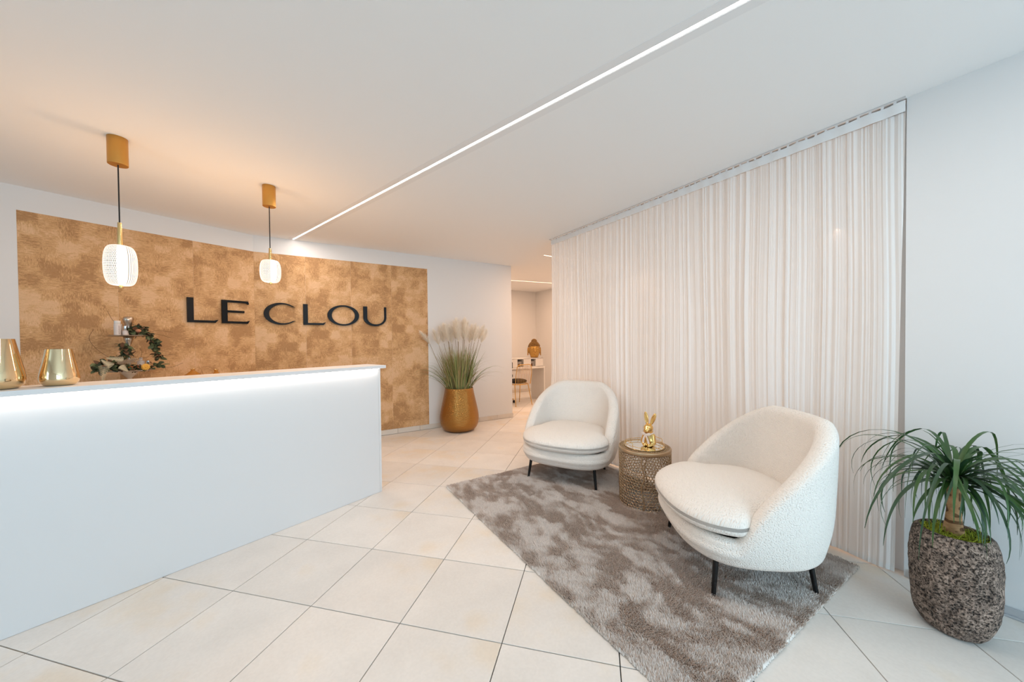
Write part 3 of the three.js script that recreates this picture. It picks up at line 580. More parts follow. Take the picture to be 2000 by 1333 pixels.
// ---------------------------------------------------------------- bronze planter with pampas grass
{
  const p = thing('planter_with_grass', 'hammered bronze planter with green grass and pale pampas plumes', 'planter', [-0.81, 0, -5.28], 0.4);
  const hm = texture(512, 512, (u, v) => { let best = 9; const N = 48, x = u * N, y = v * N, ix = Math.floor(x), iy = Math.floor(y); for (let dy = -1; dy <= 1; dy++) for (let dx = -1; dx <= 1; dx++) { const cx = ((ix + dx) % N + N) % N, cy = ((iy + dy) % N + N) % N; best = Math.min(best, Math.hypot(x - ix - dx - HASH[(cx * 57 + cy * 131) & 65535], y - iy - dy - HASH[(cx * 91 + cy * 17 + 777) & 65535])); } return 255 * clamp(best, 0, 1); });
  hm.repeat.set(3, 1.4);
  const pm = std({ color: new THREE.Color().setRGB(0.42, 0.215, 0.06), roughness: 0.26, metalness: 1, bumpMap: hm, bumpScale: 0.004 });
  obj('pot', lathe([...smoothPts([[0.001, 0.002], [0.17, 0.003], [0.235, 0.03], [0.275, 0.09], [0.29, 0.17], [0.285, 0.26], [0.262, 0.38], [0.236, 0.5], [0.212, 0.62]], 48).slice(1), [0.209, 0.64], [0.203, 0.641], [0.203, 0.62], [0.22, 0.5], [0.1, 0.48], [0.001, 0.48]], 72), pm, p);
  obj('soil', new THREE.CylinderGeometry(0.208, 0.212, 0.02, 40).translate(0, 0.58, 0), std({ color: 0x2a2018, roughness: 1 }), p);
  seed(31);
  const blades = [[], [], []];
  for (let k = 0; k < 380; k++) {
    const az2 = rr(0, 2 * PI), r0 = 0.165 * Math.sqrt(rnd()), wild = rnd() < 0.22, len = wild ? rr(0.5, 0.75) : rr(0.48, 0.72), lean = (wild ? rr(0.35, 0.75) : rr(0.02, 0.32)) * (0.4 + r0 * 4.5), bend = wild ? rr(0.8, 1.9) : rr(0, 0.5);
    const pts = []; let x = Math.cos(az2) * r0, z = Math.sin(az2) * r0, y = 0.585, e = PI / 2 - lean; const n = 9;
    for (let i = 0; i < n; i++) { { const xw = x * 0.921 + z * 0.389, zw = -x * 0.389 + z * 0.921, push = Math.max(0, -0.5202 * xw - 0.854 * zw - 0.28), ox = 0.5202 * push, oz = 0.854 * push; pts.push(new V3(x + ox * 0.921 - oz * 0.389, y, z + ox * 0.389 + oz * 0.921)); } const ds = len / (n - 1), el = e - bend * Math.pow(i / (n - 1), 1.8); x += Math.cos(az2) * Math.cos(el) * ds; z += Math.sin(az2) * Math.cos(el) * ds; y += Math.sin(el) * ds; }
    const w = rr(0.009, 0.018); blades[k % 3].push(ribbon(pts, (t) => w * (t < 0.1 ? 0.7 : 1 - Math.pow(t, 2.2) * 0.93), new V3(-Math.sin(az2 + rr(-0.8, 0.8)), 0, Math.cos(az2 + rr(-0.8, 0.8))), 0.25));
  }
  [[0.2, 0.26, 0.08], [0.32, 0.34, 0.13], [0.38, 0.31, 0.15]].forEach((c, i) => { const o = obj('grass_blades', blades[i], std({ color: new THREE.Color().setRGB(...c), roughness: 0.6, side: THREE.DoubleSide }), p); o.userData.kind = 'stuff'; });
  const plumeM = phys({ color: new THREE.Color().setRGB(0.98, 0.93, 0.84), roughness: 1, transmission: 0.45, thickness: 0, side: THREE.DoubleSide }), stalkM = std({ color: new THREE.Color().setRGB(0.3, 0.2, 0.1), roughness: 0.8 });
  // local axes: turn 0.4, plumes placed by (right, up, depth) as seen from the room
  const plume = (x, y, z, lx, ly, size) => {
    const base = new V3(x, y, z), dir = new V3(lx, ly, rr(-0.15, 0.15)).normalize(), g = [];
    for (let k = 0; k < 420; k++) {
      const t = Math.pow(rnd(), 0.8), a = rr(0, 2 * PI), o = base.clone().addScaledVector(dir, t * size * 0.8), out = new V3(Math.cos(a), rr(-0.1, 0.3), Math.sin(a)), w = size * 0.32 * Math.sin(PI * clamp(0.15 + t * 0.8, 0, 1)) * rr(0.5, 1.1);
      const q = o.clone().addScaledVector(dir, size * 0.1).addScaledVector(out, w * 0.6), e = o.clone().addScaledVector(dir, size * rr(0.16, 0.3)).addScaledVector(out, w);
      g.push(ribbon([o, q, e], (s) => 0.005 * (1 - 0.85 * s), new V3(-Math.sin(a), 0.2, Math.cos(a))));
    }
    const o = obj('plume', g, plumeM, p); obj('stalk', tube([[x * 0.25, 0.6, z * 0.25], [x * 0.6, 0.9, z * 0.6], [x, y, z]], 0.0028, 5), stalkM, o);
  };
  const ct = Math.cos(0.4), stn = Math.sin(0.4);
  // (image right, height, towards camera, lean)
  for (const [rx, y, d, l, s] of [[-0.42, 1.3, 0.05, -0.75, 0.25], [-0.23, 1.31, -0.05, -0.25, 0.27], [-0.13, 1.33, 0.1, -0.2, 0.29], [-0.06, 1.36, -0.1, -0.12, 0.3], [0.0, 1.38, 0.06, -0.08, 0.31], [0.06, 1.36, -0.05, 0.05, 0.32], [0.11, 1.36, 0.12, 0.1, 0.29], [0.02, 1.33, 0.15, -0.05, 0.28], [0.2, 1.34, 0.0, 0.22, 0.27], [0.25, 1.32, 0.1, 0.3, 0.25], [0.3, 1.36, -0.05, 0.4, 0.25], [-0.18, 1.36, -0.12, -0.3, 0.27], [-0.28, 1.28, 0.08, -0.35, 0.26], [0.15, 1.3, -0.1, 0.15, 0.3], [-0.1, 1.3, 0.0, -0.15, 0.3], [0.34, 1.3, 0.05, 0.45, 0.24], [0.08, 1.42, -0.02, 0.08, 0.28]]) plume(rx * ct - d * stn, y, rx * stn + d * ct, l, 1, s);
}

// ---------------------------------------------------------------- stone pot with ponytail palm
{
  const C = [2.0, -1.585], p = thing('potted_palm', 'ponytail palm with arching green leaves in a rough stone pot', 'plant', [C[0], 0, C[1]], 0);
  const st = texture(1024, 1024, (u, v) => { const a = fbm(u * 9, v * 9, 9, 4), b = fbm(u * 110, v * 110, 110, 3), c = vnoise(u * 420, v * 420, 420, 420), hole = sstep(0.4, 0.28, fbm(u * 190 + 4, v * 190 + 9, 190, 2)); const k = 104 + (a - 0.5) * 70 + (b - 0.5) * 120 + (c - 0.5) * 60 - hole * 62; return [k * 1.12 + 12, k * 1.0 + 6, k * 0.92 + 2]; }, true);
  const sb = texture(1024, 1024, (u, v) => 255 * (0.5 * fbm(u * 60, v * 60, 60, 3) + 0.5 * (1 - sstep(0.4, 0.28, fbm(u * 190 + 4, v * 190 + 9, 190, 2)))));
  const stone = std({ map: st, roughness: 0.95, bumpMap: sb, bumpScale: 0.009 });
  const prof = smoothPts([[0.001, 0.0], [0.075, 0.001], [0.1, 0.02], [0.124, 0.08], [0.134, 0.17], [0.136, 0.28], [0.13, 0.38], [0.12, 0.43], [0.108, 0.449], [0.1, 0.446], [0.095, 0.42], [0.093, 0.38], [0.001, 0.37]], 90);
  const NU = 140; let acc = 0; const arcs = prof.map((q, i) => (acc += i ? Math.hypot(q[0] - prof[i - 1][0], q[1] - prof[i - 1][1]) : 0));
  const noisy = grid(NU, prof.length, (i, j) => { const a = 2 * PI * i / (NU - 1), [r, y] = prof[j], w = a % (2 * PI), cx = Math.cos(w), sz = Math.sin(w), n = 0.012 * (n3(cx * 2.2 + 9, y * 6 + 4, sz * 2.2 + 7) - 0.5) + 0.005 * (n3(cx * 9 + 30, y * 40, sz * 9 + 30) - 0.5), k = r > 0.03 ? r + n * (y > 0.44 ? 0.4 : 1) : r; return [Math.sin(a) * k, y < 0.002 ? y : y, Math.cos(a) * k, i / (NU - 1) * 0.85, arcs[j]]; }, true);
  obj('pot', noisy, stone, p);
  seed(61);
  // trunk with a swollen foot
  const bark = std({ color: 0xffffff, roughness: 0.95, map: texture(256, 256, (u, v) => { const a = fbm(u * 6, v * 20, 20, 4), c = sstep(0.62, 0.7, vnoise(u * 9, v * 26, 9, 26)); return [172 + (a - 0.5) * 90 - 70 * c, 132 + (a - 0.5) * 80 - 62 * c, 92 + (a - 0.5) * 70 - 50 * c]; }, true) });
  obj('trunk', lathe([[0.042, 0.39], [0.038, 0.42], [0.033, 0.45], [0.027, 0.49], [0.0225, 0.54], [0.0205, 0.6], [0.021, 0.66], [0.014, 0.69], [0.001, 0.7]], 28), bark, p);
  const moss = [];
  for (let k = 0; k < 900; k++) { const a = rr(0, 2 * PI), r = rr(0.03, 0.1), x = Math.cos(a) * r, z = Math.sin(a) * r, b = rr(0, 2 * PI), l = rr(0.015, 0.045), y = 0.425 + rr(0, 0.018), h = rnd() < 0.1 ? rr(0.01, 0.035) : rr(0, 0.012); moss.push(ribbon([new V3(x, y, z), new V3(x + Math.cos(b) * l * 0.5, y + h, z + Math.sin(b) * l * 0.5), new V3(x + Math.cos(b + 0.6) * l, y + h * 0.4, z + Math.sin(b + 0.6) * l)].map((q) => { const rr2 = Math.hypot(q.x, q.z); if (rr2 > 0.103) { q.x *= 0.103 / rr2; q.z *= 0.103 / rr2; } return q; }), () => 0.0022, new V3(-Math.sin(b), 0.3, Math.cos(b)))); }
  moss.push(lathe([[0.001, 0.428], [0.06, 0.428], [0.093, 0.415]], 30));
  const mo = obj('moss', moss, std({ color: new THREE.Color().setRGB(0.36, 0.4, 0.03), roughness: 1, side: THREE.DoubleSide }), p); mo.userData.kind = 'stuff';
  const greens = [[0.03, 0.088, 0.02], [0.045, 0.12, 0.025], [0.025, 0.07, 0.028]].map((c) => phys({ color: new THREE.Color().setRGB(...c), roughness: 0.42, transmission: 0.12, thickness: 0, side: THREE.DoubleSide }));
  const lim = 2.80, wn = [0.8472, -0.5313];
  for (let k = 0; k < 160; k++) {
    const az2 = k * 2.39996 + rr(-0.2, 0.2), e0 = rr(0.1, 1.45), len = rr(0.32, 0.62) * (e0 > 0.9 ? 1.25 : 0.85), e1 = rr(-2.2, -1.3), n = 16, pw = rr(0.75, 1.15);
    const pts = []; let x = Math.cos(az2) * 0.014, z = Math.sin(az2) * 0.014, y = rr(0.64, 0.7), drift = rr(-1.1, 1.1);
    for (let i = 0; i < n; i++) {
      const d = (C[0] + x) * wn[0] + (C[1] + z) * wn[1]; const push = Math.max(0, d - lim);
      pts.push(new V3(x - push * wn[0], Math.max(y, 0.3), z - push * wn[1]));
      const t = i / (n - 1), el = lerp(e0, e1, Math.pow(t, pw)), aa = az2 + drift * t, ds = len / (n - 1); x += Math.cos(aa) * Math.cos(el) * ds; z += Math.sin(aa) * Math.cos(el) * ds; y += Math.sin(el) * ds;
    }
    if (pts.some((q) => C[0] + q.x < 1.8 && C[1] + q.z < -1.58 && q.y < 0.95)) continue;      // would run into the armchair
    const w = rnd() < 0.25 ? rr(0.004, 0.008) : rr(0.013, 0.023);
    obj('leaf', ribbon(pts, (t) => w * Math.min(1, 0.7 + t * 2) * (1 - Math.pow(t, 1.8) * 0.93), new V3(-Math.sin(az2), 0, Math.cos(az2)), 0.22), greens[k % 3], p);
  }
}

// ---------------------------------------------------------------- sideboard behind the desk, tiered stand and what is on it
{
  const LWp = (s, out) => from(BEND, TL, -s, out);
  const sb = thing('sideboard', 'low white sideboard against the wallpaper behind the desk', 'cabinet', [...(() => { const q = LWp(1.0, 0.24); return [q[0], 0, q[1]]; })()], TL);
  obj('body', box(1.7, 0.86, 0.44, 0, 0.45, 0), whiteLacquer, sb); obj('worktop', box(1.74, 0.02, 0.46, 0, 0.89, 0), whiteLacquer, sb);
  for (let k = 0; k < 4; k++) obj('door', rbox(0.41, 0.8, 0.018, 0.002, -0.63 + k * 0.42, 0.46, 0.229, 1), whiteLacquer, sb);
  const T = 0.9, E0 = LWp(1.082, 0.24), e = thing('tiered_stand', 'two tier silver cake stand with round knob', 'stand', [E0[0], T, E0[1]], TL);
  obj('foot', lathe([[0.001, 0.0], [0.08, 0.0], [0.078, 0.008], [0.03, 0.03], [0.014, 0.07], [0.016, 0.13], [0.05, 0.165], [0.064, 0.185], [0.06, 0.193], [0.001, 0.193]], 40), silver, e);
  const plate = (y, r) => lathe([[0.001, y - 0.004], [r - 0.01, y - 0.004], [r, y + 0.003], [r, y + 0.008], [r - 0.012, y + 0.001], [0.001, y]], 64);
  obj('lower_plate', plate(0.197, 0.165), silver, e); obj('upper_plate', plate(0.513, 0.135), silver, e);
  obj('stem', lathe([[0.012, 0.197], [0.011, 0.3], [0.012, 0.42], [0.03, 0.48], [0.034, 0.509], [0.001, 0.51]], 32), silver, e);
  obj('knob', lathe(smoothPts([[0.03, 0.513], [0.024, 0.53], [0.02, 0.57], [0.023, 0.61], [0.034, 0.648], [0.036, 0.67], [0.026, 0.688], [0.001, 0.692]], 30), 36), silver, e);
  const W = (s, y, out) => { const q = LWp(s, out); return [q[0], y, q[1]]; };
  const cream = std({ color: new THREE.Color().setRGB(0.72, 0.64, 0.6), roughness: 0.35 }), whiteCap = std({ color: new THREE.Color().setRGB(0.85, 0.82, 0.78), roughness: 0.4 }), chrome = std({ color: new THREE.Color().setRGB(0.75, 0.78, 0.82), roughness: 0.15, metalness: 1 }), ink = std({ color: 0x6d5a52, roughness: 0.7 });
  const bottle = (label, pos, r, h, capR, capH, capM, marks) => {
    const b = thing('cosmetic_bottle', label, 'bottle', pos, 0.9, 'care bottles on the tiered stand');
    obj('body', lathe([[0.001, 0], [r * 0.95, 0], [r, 0.004], [r, h - 0.006], [r * 0.94, h], [0.001, h]], 32), cream, b);
    obj('cap', lathe([[0.001, h], [capR, h], [capR, h + capH - 0.002], [capR - 0.002, h + capH], [0.001, h + capH]], 28), capM, b);
    if (marks) for (let k = 0; k < 6; k++) obj('printed_mark', box(r * 0.34, 0.0035, 0.001, r * 0.35, h * (0.2 + k * 0.12), Math.sqrt(r * r - (r * 0.35) ** 2) + 0.0006), ink, b);
  };
  bottle('tall white bottle with white lid on the upper plate', W(1.152, 1.414, 0.262), 0.0235, 0.107, 0.021, 0.029, whiteCap, true);
  bottle('slim white bottle half hidden behind the tall one', W(1.128, 1.414, 0.215), 0.0165, 0.09, 0.013, 0.02, whiteCap, false);
  bottle('small bottle with silver cap on the upper plate', W(1.107, 1.414, 0.29), 0.0195, 0.048, 0.012, 0.042, chrome, false);
  bottle('rounded pale bottle standing behind the orange flower', W(1.005, 1.098, 0.225), 0.026, 0.085, 0.012, 0.03, cream, false);
  bottle('pale bottle with silver cap at the lower plate edge', W(0.964, 1.098, 0.262), 0.0215, 0.04, 0.013, 0.046, chrome, false);
  // greenery
  seed(83);
  const leafM = [[0.055, 0.075, 0.03], [0.13, 0.16, 0.07], [0.14, 0.07, 0.035], [0.05, 0.06, 0.025]].map((c) => std({ color: new THREE.Color().setRGB(...c), roughness: 0.65, side: THREE.DoubleSide }));
  const twigM = std({ color: 0x3b2415, roughness: 0.9 }), fernM = std({ color: new THREE.Color().setRGB(0.62, 0.55, 0.38), roughness: 0.9, side: THREE.DoubleSide });
  const leafAt = (p, d, len, w) => { const b = p.clone(), m = p.clone().addScaledVector(d, len * 0.5).add(new V3(0, 0.006, 0)), t = p.clone().addScaledVector(d, len); return ribbon([b, b.clone().lerp(m, 0.5), m, m.clone().lerp(t, 0.5), t], (k) => w * Math.pow(Math.sin(PI * clamp(k * 0.9 + 0.06, 0, 1)), 0.7), new V3(rr(-1, 1), rr(-0.6, 0.6), rr(-1, 1)).normalize(), 0.15); };
  const garland = (path, n, len, spread) => { const out = [[], [], [], []]; const c = new THREE.CatmullRomCurve3(path.map((q) => new V3(...q))); for (let k = 0; k < n; k++) { const p = c.getPoint(rnd()).add(new V3(rr(-spread, spread), rr(-spread, spread), rr(-spread, spread))); out[k % 4].push(leafAt(p, new V3(rr(-1, 1), rr(-0.8, 0.7), rr(-1, 1)).normalize(), rr(0.6, 1.2) * len, rr(0.5, 0.8) * len)); } return out; };
  const arrange = (name, label, origin, paths, build) => { const a = thing(name, label, 'decoration', origin, TL); for (const [path, n, len, sp] of paths) garland(path, n, len, sp).forEach((g, i) => { const o = obj('leaves', g, leafM[i], a); o.userData.kind = 'stuff'; }); build?.(a); return a; };
  const twig = (a, pts) => obj('twig', tube(pts, 0.0011, 5, 24), twigM, a);
  // local x runs right along the wall, z into the room, y up from the plate
  arrange('leaf_garland', 'eucalyptus garland hanging over the upper plate edge', [E0[0], 1.416, E0[1]], [[[[0.01, 0.02, 0.05], [0.06, 0.05, 0.04], [0.1, 0.04, 0.04]], 80, 0.048, 0.03], [[[0.1, 0.03, 0.04], [0.14, -0.02, 0.05], [0.165, -0.1, 0.05], [0.175, -0.18, 0.05], [0.195, -0.22, 0.05]], 96, 0.044, 0.016]], (a) => {
    twig(a, [[0.1, 0.03, 0.04], [0.19, 0.05, 0.05], [0.29, 0.035, 0.05]]); twig(a, [[0.1, 0.03, 0.04], [0.2, 0.01, 0.05], [0.27, -0.02, 0.06]]); twig(a, [[-0.04, 0.08, -0.03], [-0.09, 0.14, -0.03], [-0.12, 0.22, -0.03]]);
    const f = obj('flower', new THREE.SphereGeometry(0.02, 14, 10).scale(1, 0.8, 1).translate(0.05, 0.045, 0.075), std({ color: new THREE.Color().setRGB(0.5, 0.22, 0.12), roughness: 0.9 }), a); tag(f, 'dusty orange flower bud');
  });
  arrange('flower_arrangement', 'dried flower arrangement with ferns and leaves on the lower plate', [E0[0], 1.1, E0[1]], [[[[-0.22, 0.04, 0.1], [-0.15, 0.05, 0.12], [-0.08, 0.05, 0.13]], 110, 0.05, 0.032], [[[-0.1, 0.03, 0.13], [0.0, 0.025, 0.14], [0.12, 0.02, 0.13]], 76, 0.04, 0.02], [[[-0.08, 0.1, 0.05], [-0.02, 0.16, 0.04], [-0.04, 0.24, 0.03]], 84, 0.046, 0.022], [[[0.1, 0.03, 0.1], [0.18, 0.045, 0.1], [0.2, 0.04, 0.1]], 14, 0.06, 0.015]], (a) => {
    const bl = [];
    for (let k = 0; k < 26; k++) { const q = k / 26 * 2 * PI, L = k % 2 ? 0.03 : 0.024, dz = k % 2 ? 0.004 : 0.01; bl.push(ribbon([[0, 0, 0], [Math.cos(q) * L * 0.5, Math.sin(q) * L * 0.5, dz], [Math.cos(q) * L, Math.sin(q) * L, dz * 0.4]].map((w) => new V3(w[0] + 0.075, w[1] + 0.032, w[2] + 0.17)), (t) => 0.009 * (0.5 + 0.6 * t), new V3(-Math.sin(q), Math.cos(q), 0))); }
    bl.push(new THREE.SphereGeometry(0.008, 10, 8).translate(0.075, 0.032, 0.176));
    tag(obj('flower', bl, std({ color: new THREE.Color().setRGB(0.85, 0.46, 0.08), roughness: 0.8, side: THREE.DoubleSide }), a), 'orange yellow daisy flower');
    const fern = (x, y, z, dx, dy, len) => { const g = []; for (let k = 0; k < 16; k++) { const t = k / 15, px = x + dx * t * len, py = y + dy * t * len, w = 0.035 * (1 - t * 0.85); for (const s of [-1, 1]) g.push(ribbon([new V3(px, py, z), new V3(px - dy * s * w * 0.6 + dx * 0.004, py + dx * s * w * 0.6 + dy * 0.004, z + 0.004), new V3(px - dy * s * w + dx * 0.012, py + dx * s * w + dy * 0.012, z)], (q) => 0.006 * (1 - 0.8 * q), new V3(dx, dy, 0))); } g.push(tube([[x, y, z], [x + dx * len, y + dy * len, z]], 0.001, 4)); obj('fern', g, fernM, a); };
    fern(-0.17, 0.06, 0.17, -0.1, -1, 0.13); fern(-0.13, 0.05, 0.18, -0.6, 0.6, 0.09); fern(-0.08, 0.05, 0.18, 0.5, -0.6, 0.08); fern(-0.06, 0.1, 0.15, -0.9, 0.2, 0.1);
    const tuft = []; for (let k = 0; k < 160; k++) { const t = rnd(), x = lerp(-0.1, 0.0, t), y = 0.075 + 0.02 * t; tuft.push(ribbon([new V3(x, y, 0.15), new V3(x + 0.025, y + rr(-0.028, 0.028), 0.15 + rr(-0.02, 0.03))], (q) => 0.003 * (1 - q * 0.7), new V3(0, 1, 0))); }
    tag(obj('dried_tuft', tuft, std({ color: new THREE.Color().setRGB(0.46, 0.33, 0.22), roughness: 1, side: THREE.DoubleSide }), a), 'fluffy brown dried tuft');
    const berries = []; for (let k = 0; k < 9; k++) berries.push(new THREE.SphereGeometry(0.0045, 8, 6).translate(rr(-0.03, 0.05), rr(0.02, 0.05), 0.165)); obj('berries', berries, std({ color: 0xb85a1e, roughness: 0.6 }), a);
    const gyp = []; for (let k = 0; k < 26; k++) gyp.push(new THREE.SphereGeometry(0.003, 6, 5).translate(rr(0.0, 0.06), rr(0.03, 0.11), 0.14)); obj('white_buds', gyp, std({ color: 0xd9cdbb, roughness: 0.9 }), a);
    twig(a, [[-0.1, 0.1, 0.05], [-0.19, 0.19, 0.04], [-0.235, 0.29, 0.03], [-0.21, 0.37, 0.03]]); twig(a, [[0.0, 0.09, 0.08], [0.12, 0.12, 0.08], [0.3, 0.135, 0.08]]); twig(a, [[0.18, 0.02, 0.08], [0.27, 0.015, 0.08], [0.35, 0.05, 0.08]]); twig(a, [[0.06, 0.1, 0.07], [0.07, 0.17, 0.07], [0.06, 0.2, 0.07]]);
  });
  // amber glass decanters, only their necks rise over the desk edge
  const amber = phys({ color: new THREE.Color().setRGB(0.8, 0.42, 0.06), roughness: 0.05, transmission: 0.6, thickness: 0 });
  const dec = (label, s, top, r) => { const q = LWp(s, 0.24), d = thing('glass_decanter', label, 'bottle', [q[0], T, q[1]], 0, 'amber glass decanters behind the desk'); const h = top - T; obj('body', lathe(smoothPts([[0.001, 0.001], [r, 0.004], [r * 1.05, h * 0.3], [r * 0.9, h * 0.6], [r * 0.35, h * 0.85], [0.016, h * 0.93], [0.018, h]], 36), 40), amber, d); obj('lip', new THREE.TorusGeometry(0.018, 0.003, 8, 28).rotateX(PI / 2).translate(0, h, 0), gold, d); };
  dec('wide amber glass decanter rising over the desk edge', 0.64, 1.078, 0.085); dec('narrow amber glass decanter rising over the desk edge', 0.452, 1.058, 0.05);
}

// ---------------------------------------------------------------- niche: desk, drawer box, head, chairs
{
  const TN = 0.5586, Fp = [0.72, -7.78], cream = std({ color: new THREE.Color().setRGB(0.8, 0.77, 0.73), roughness: 0.5 });
  const d = thing('niche_desk', 'narrow white desk in the niche behind the curtain', 'desk', [Fp[0], 0, Fp[1]], TN);
  obj('desktop', rbox(0.9, 0.025, 0.52, 0.002, -0.45, 0.7475, -0.26, 1), cream, d); obj('side_panel', box(0.025, 0.735, 0.5, -0.0125, 0.3675, -0.26), cream, d); obj('side_panel', box(0.025, 0.735, 0.5, -0.8875, 0.3675, -0.26), cream, d); obj('drawer_front', box(0.55, 0.1, 0.02, -0.6, 0.68, -0.05), cream, d);
  const b = thing('drawer_box', 'white desk organiser box with two open compartments', 'organiser', [...(() => { const q = from(Fp, TN, -0.008, -0.06); return [q[0], 0.76, q[1]]; })()], TN);
  const parts = []; const wd = 0.82, hh = 0.2;
  parts.push(box(wd, 0.018, 0.26, -wd / 2, hh - 0.009, -0.13), box(wd, 0.018, 0.26, -wd / 2, 0.009, -0.13), box(wd, hh, 0.015, -wd / 2, hh / 2, -0.2525));
  const fr = [[0, -0.2], [-0.33, -0.52], [-0.68, -0.82]];
  fr.forEach(([a, c]) => parts.push(box(a - c, hh - 0.002, 0.25, (a + c) / 2, hh / 2, -0.125)));
  obj('body', parts, cream, b);
  const card = std({ color: 0x9c9894, roughness: 0.7 }), brown = std({ color: 0x6a3f22, roughness: 0.7 });
  [[-0.265], [-0.6]].forEach(([x], i) => { const k = thing('card_stack', i ? 'grey cards in the compartment nearer the sign wall' : 'grey cards in the compartment below the golden head', 'cards', [...(() => { const q = from(Fp, TN, x - 0.008, -0.12); return [q[0], 0.779, q[1]]; })()], TN); obj('cards', box(0.1, 0.11, 0.05, 0, 0.055, 0), card, k); obj('front_card', box(0.045, 0.06, 0.004, -0.025, 0.032, 0.028), brown, k); });
  // head sculpture
  const q = from(Fp, TN, -0.155, -0.19), hd = thing('head_sculpture', 'golden meditating head sculpture with curled hair on white box', 'sculpture', [q[0], 0.962, q[1]], 0.05);
  const bronze = std({ color: new THREE.Color().setRGB(0.5, 0.29, 0.08), roughness: 0.38, metalness: 0.9 }), hairM = std({ color: new THREE.Color().setRGB(0.26, 0.15, 0.05), roughness: 0.5, metalness: 0.7 });
  const face = (x, y, z) => {
    const m = Math.abs(x);
    let s = sEll(x, y, z, 0, 0.17, 0, 0.128, 0.18, 0.135);
    s = smin(s, sEll(x, y, z, 0, 0.06, 0.05, 0.085, 0.07, 0.075), 0.04);
    s = smin(s, sCap(x, y, z, 0, 0.0, -0.01, 0, 0.08, 0, 0.08, 0.08), 0.03);
    s = smin(s, sCap(x, y, z, 0, 0.215, 0.128, 0, 0.14, 0.152, 0.011, 0.017), 0.014);               // nose
    s = smin(s, sEll(m, y, z, 0.017, 0.133, 0.142, 0.012, 0.01, 0.012), 0.006);
    s = smin(s, sEll(m, y, z, 0.055, 0.192, 0.107, 0.033, 0.018, 0.022), 0.006);                     // eyelids
    s = smax(s, -sCap(m, y, z, 0.028, 0.178, 0.137, 0.085, 0.182, 0.112, 0.01), 0.004);            // eye slits
    s = smin(s, sCap(m, y, z, 0.016, 0.226, 0.13, 0.09, 0.232, 0.1, 0.009), 0.006); s = smax(s, -sCap(m, y, z, 0.024, 0.205, 0.15, 0.026, 0.15, 0.155, 0.009), 0.006);                // brows
    s = smin(s, sEll(x, y, z, 0, 0.1, 0.13, 0.036, 0.009, 0.012), 0.004); s = smin(s, sEll(x, y, z, 0, 0.083, 0.128, 0.03, 0.01, 0.012), 0.004);
    s = smax(s, -sCap(x, y, z, -0.036, 0.093, 0.138, 0.036, 0.093, 0.138, 0.007), 0.003);
    s = smin(s, sEll(m, y, z, 0.138, 0.15, -0.01, 0.016, 0.085, 0.03), 0.008); s = smin(s, sEll(m, y, z, 0.142, 0.075, -0.005, 0.012, 0.035, 0.016), 0.01);   // long ears
    return smax(s, 0.001 - y, 0.003);
  };
  obj('face', sdf(face, [-0.17, -0.01, -0.16], [0.17, 0.37, 0.19], 0.0055), bronze, hd);
  const curls = [new THREE.SphereGeometry(1, 32, 20, 0, 2 * PI, 0, 1.15).scale(0.138, 0.192, 0.146).translate(0, 0.172, -0.012), new THREE.SphereGeometry(1, 20, 14).scale(0.058, 0.046, 0.058).translate(0, 0.357, -0.01)];
  for (let ring = 0; ring < 9; ring++) { const pol = 0.16 + ring * 0.13, n = Math.max(5, Math.round(36 * Math.sin(pol))); for (let k = 0; k < n; k++) { const a = (k + ring * 0.5) / n * 2 * PI; if (pol > 1.12 && Math.cos(a) > -0.2) continue; curls.push(new THREE.SphereGeometry(0.0125, 7, 5).translate(Math.sin(a) * Math.sin(pol) * 0.14, 0.172 + Math.cos(pol) * 0.194, -0.012 + Math.cos(a) * Math.sin(pol) * 0.148)); } }
  for (let ring = 0; ring < 4; ring++) { const pol = 0.2 + ring * 0.38, n = 5 + ring * 4; for (let k = 0; k < n; k++) { const a = k / n * 2 * PI; curls.push(new THREE.SphereGeometry(0.011, 7, 5).translate(Math.sin(a) * Math.sin(pol) * 0.059, 0.36 + Math.cos(pol) * 0.051, -0.01 + Math.cos(a) * Math.sin(pol) * 0.059)); } }
  obj('curled_hair', curls, hairM, hd);
  // gold wire chair, its back towards the room
  const w = thing('wire_chair', 'gold wire chair with dark striped cushion at the niche desk', 'chair', [0.1, 0, -7.36], TN + 0.1);
  const wire = std({ color: new THREE.Color().setRGB(0.75, 0.46, 0.14), roughness: 0.3, metalness: 1 });
  const backX = 0.2, zb = 0.2;
  obj('back_frame', tube([[-backX, 0.44, zb - 0.02], [-backX, 0.7, zb + 0.02], [-backX + 0.03, 0.83, zb + 0.035], [0, 0.85, zb + 0.04], [backX - 0.03, 0.83, zb + 0.035], [backX, 0.7, zb + 0.02], [backX, 0.44, zb - 0.02]], 0.0075, 8, 60), wire, w);
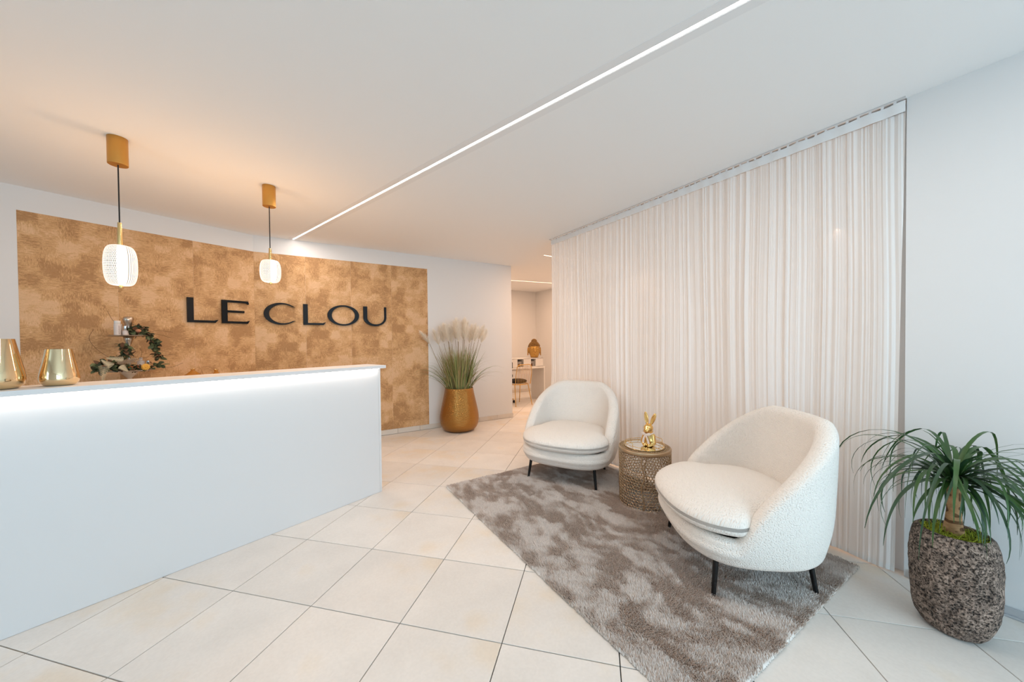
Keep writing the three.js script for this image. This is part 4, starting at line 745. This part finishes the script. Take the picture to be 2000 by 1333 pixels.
  for (let k = 0; k < 11; k++) { const x = lerp(-0.165, 0.165, k / 10); obj('back_wire', bar([x, 0.44, zb + 0.0], [x, 0.846, zb + 0.038], 0.0035, 0.0035, 6), wire, w); }
  obj('seat_ring', new THREE.TorusGeometry(0.215, 0.008, 8, 48).rotateX(PI / 2).translate(0, 0.44, 0), wire, w);
  for (let k = 0; k < 7; k++) { const x = -0.18 + k * 0.06, zz = Math.sqrt(0.215 * 0.215 - x * x); obj('seat_wire', bar([x, 0.44, -zz], [x, 0.44, zz], 0.003, 0.003, 6), wire, w); }
  for (const sx of [-1, 1]) for (const sz of [-1, 1]) obj('leg', bar([sx * 0.215, 0, sz * 0.21], [sx * 0.175, 0.44, sz * 0.13], 0.008, 0.009, 8), wire, w);
  const strp = texture(256, 8, (u) => { const k = ((u * 22) % 1) < 0.5 ? 24 : 12; return [k, k + 2, k + 4]; }, true);
  obj('cushion', (() => { const g = new THREE.SphereGeometry(1, 32, 20).scale(0.2, 0.05, 0.2).translate(0, 0.495, 0), pp = g.attributes.position, uv = g.attributes.uv; for (let i = 0; i < pp.count; i++) uv.setXY(i, pp.getX(i) / 0.4 + 0.5, 0.5); return g; })(), std({ map: strp, roughness: 0.9 }), w);
  // swivel chair mostly hidden behind the wall corner
  const s = thing('swivel_chair', 'dark upholstered swivel chair with gold base behind the wall corner', 'chair', [-0.27, 0, -7.55], 0.3);
  obj('seat', rbox(0.44, 0.09, 0.42, 0.035, 0, 0.5, 0), dark, s); obj('backrest', rbox(0.44, 0.34, 0.07, 0.03, 0, 0.73, 0.2), dark, s); obj('column', bar([0, 0.08, 0], [0, 0.46, 0], 0.025), wire, s);
  for (let k = 0; k < 5; k++) { const a = k / 5 * 2 * PI + 0.25, x = Math.cos(a), z = Math.sin(a); const l = obj('base_arm', bar([0, 0.1, 0], [x * 0.29, 0.075, z * 0.29], 0.018, 0.012), wire, s); obj('caster', new THREE.CylinderGeometry(0.028, 0.028, 0.03, 18).rotateZ(PI / 2).translate(x * 0.29, 0.029, z * 0.29), dark, l); }
}

scene.traverse((o) => { if (o.isMesh) { o.castShadow = true; o.receiveShadow = true; } });
renderer.render(scene, camera);
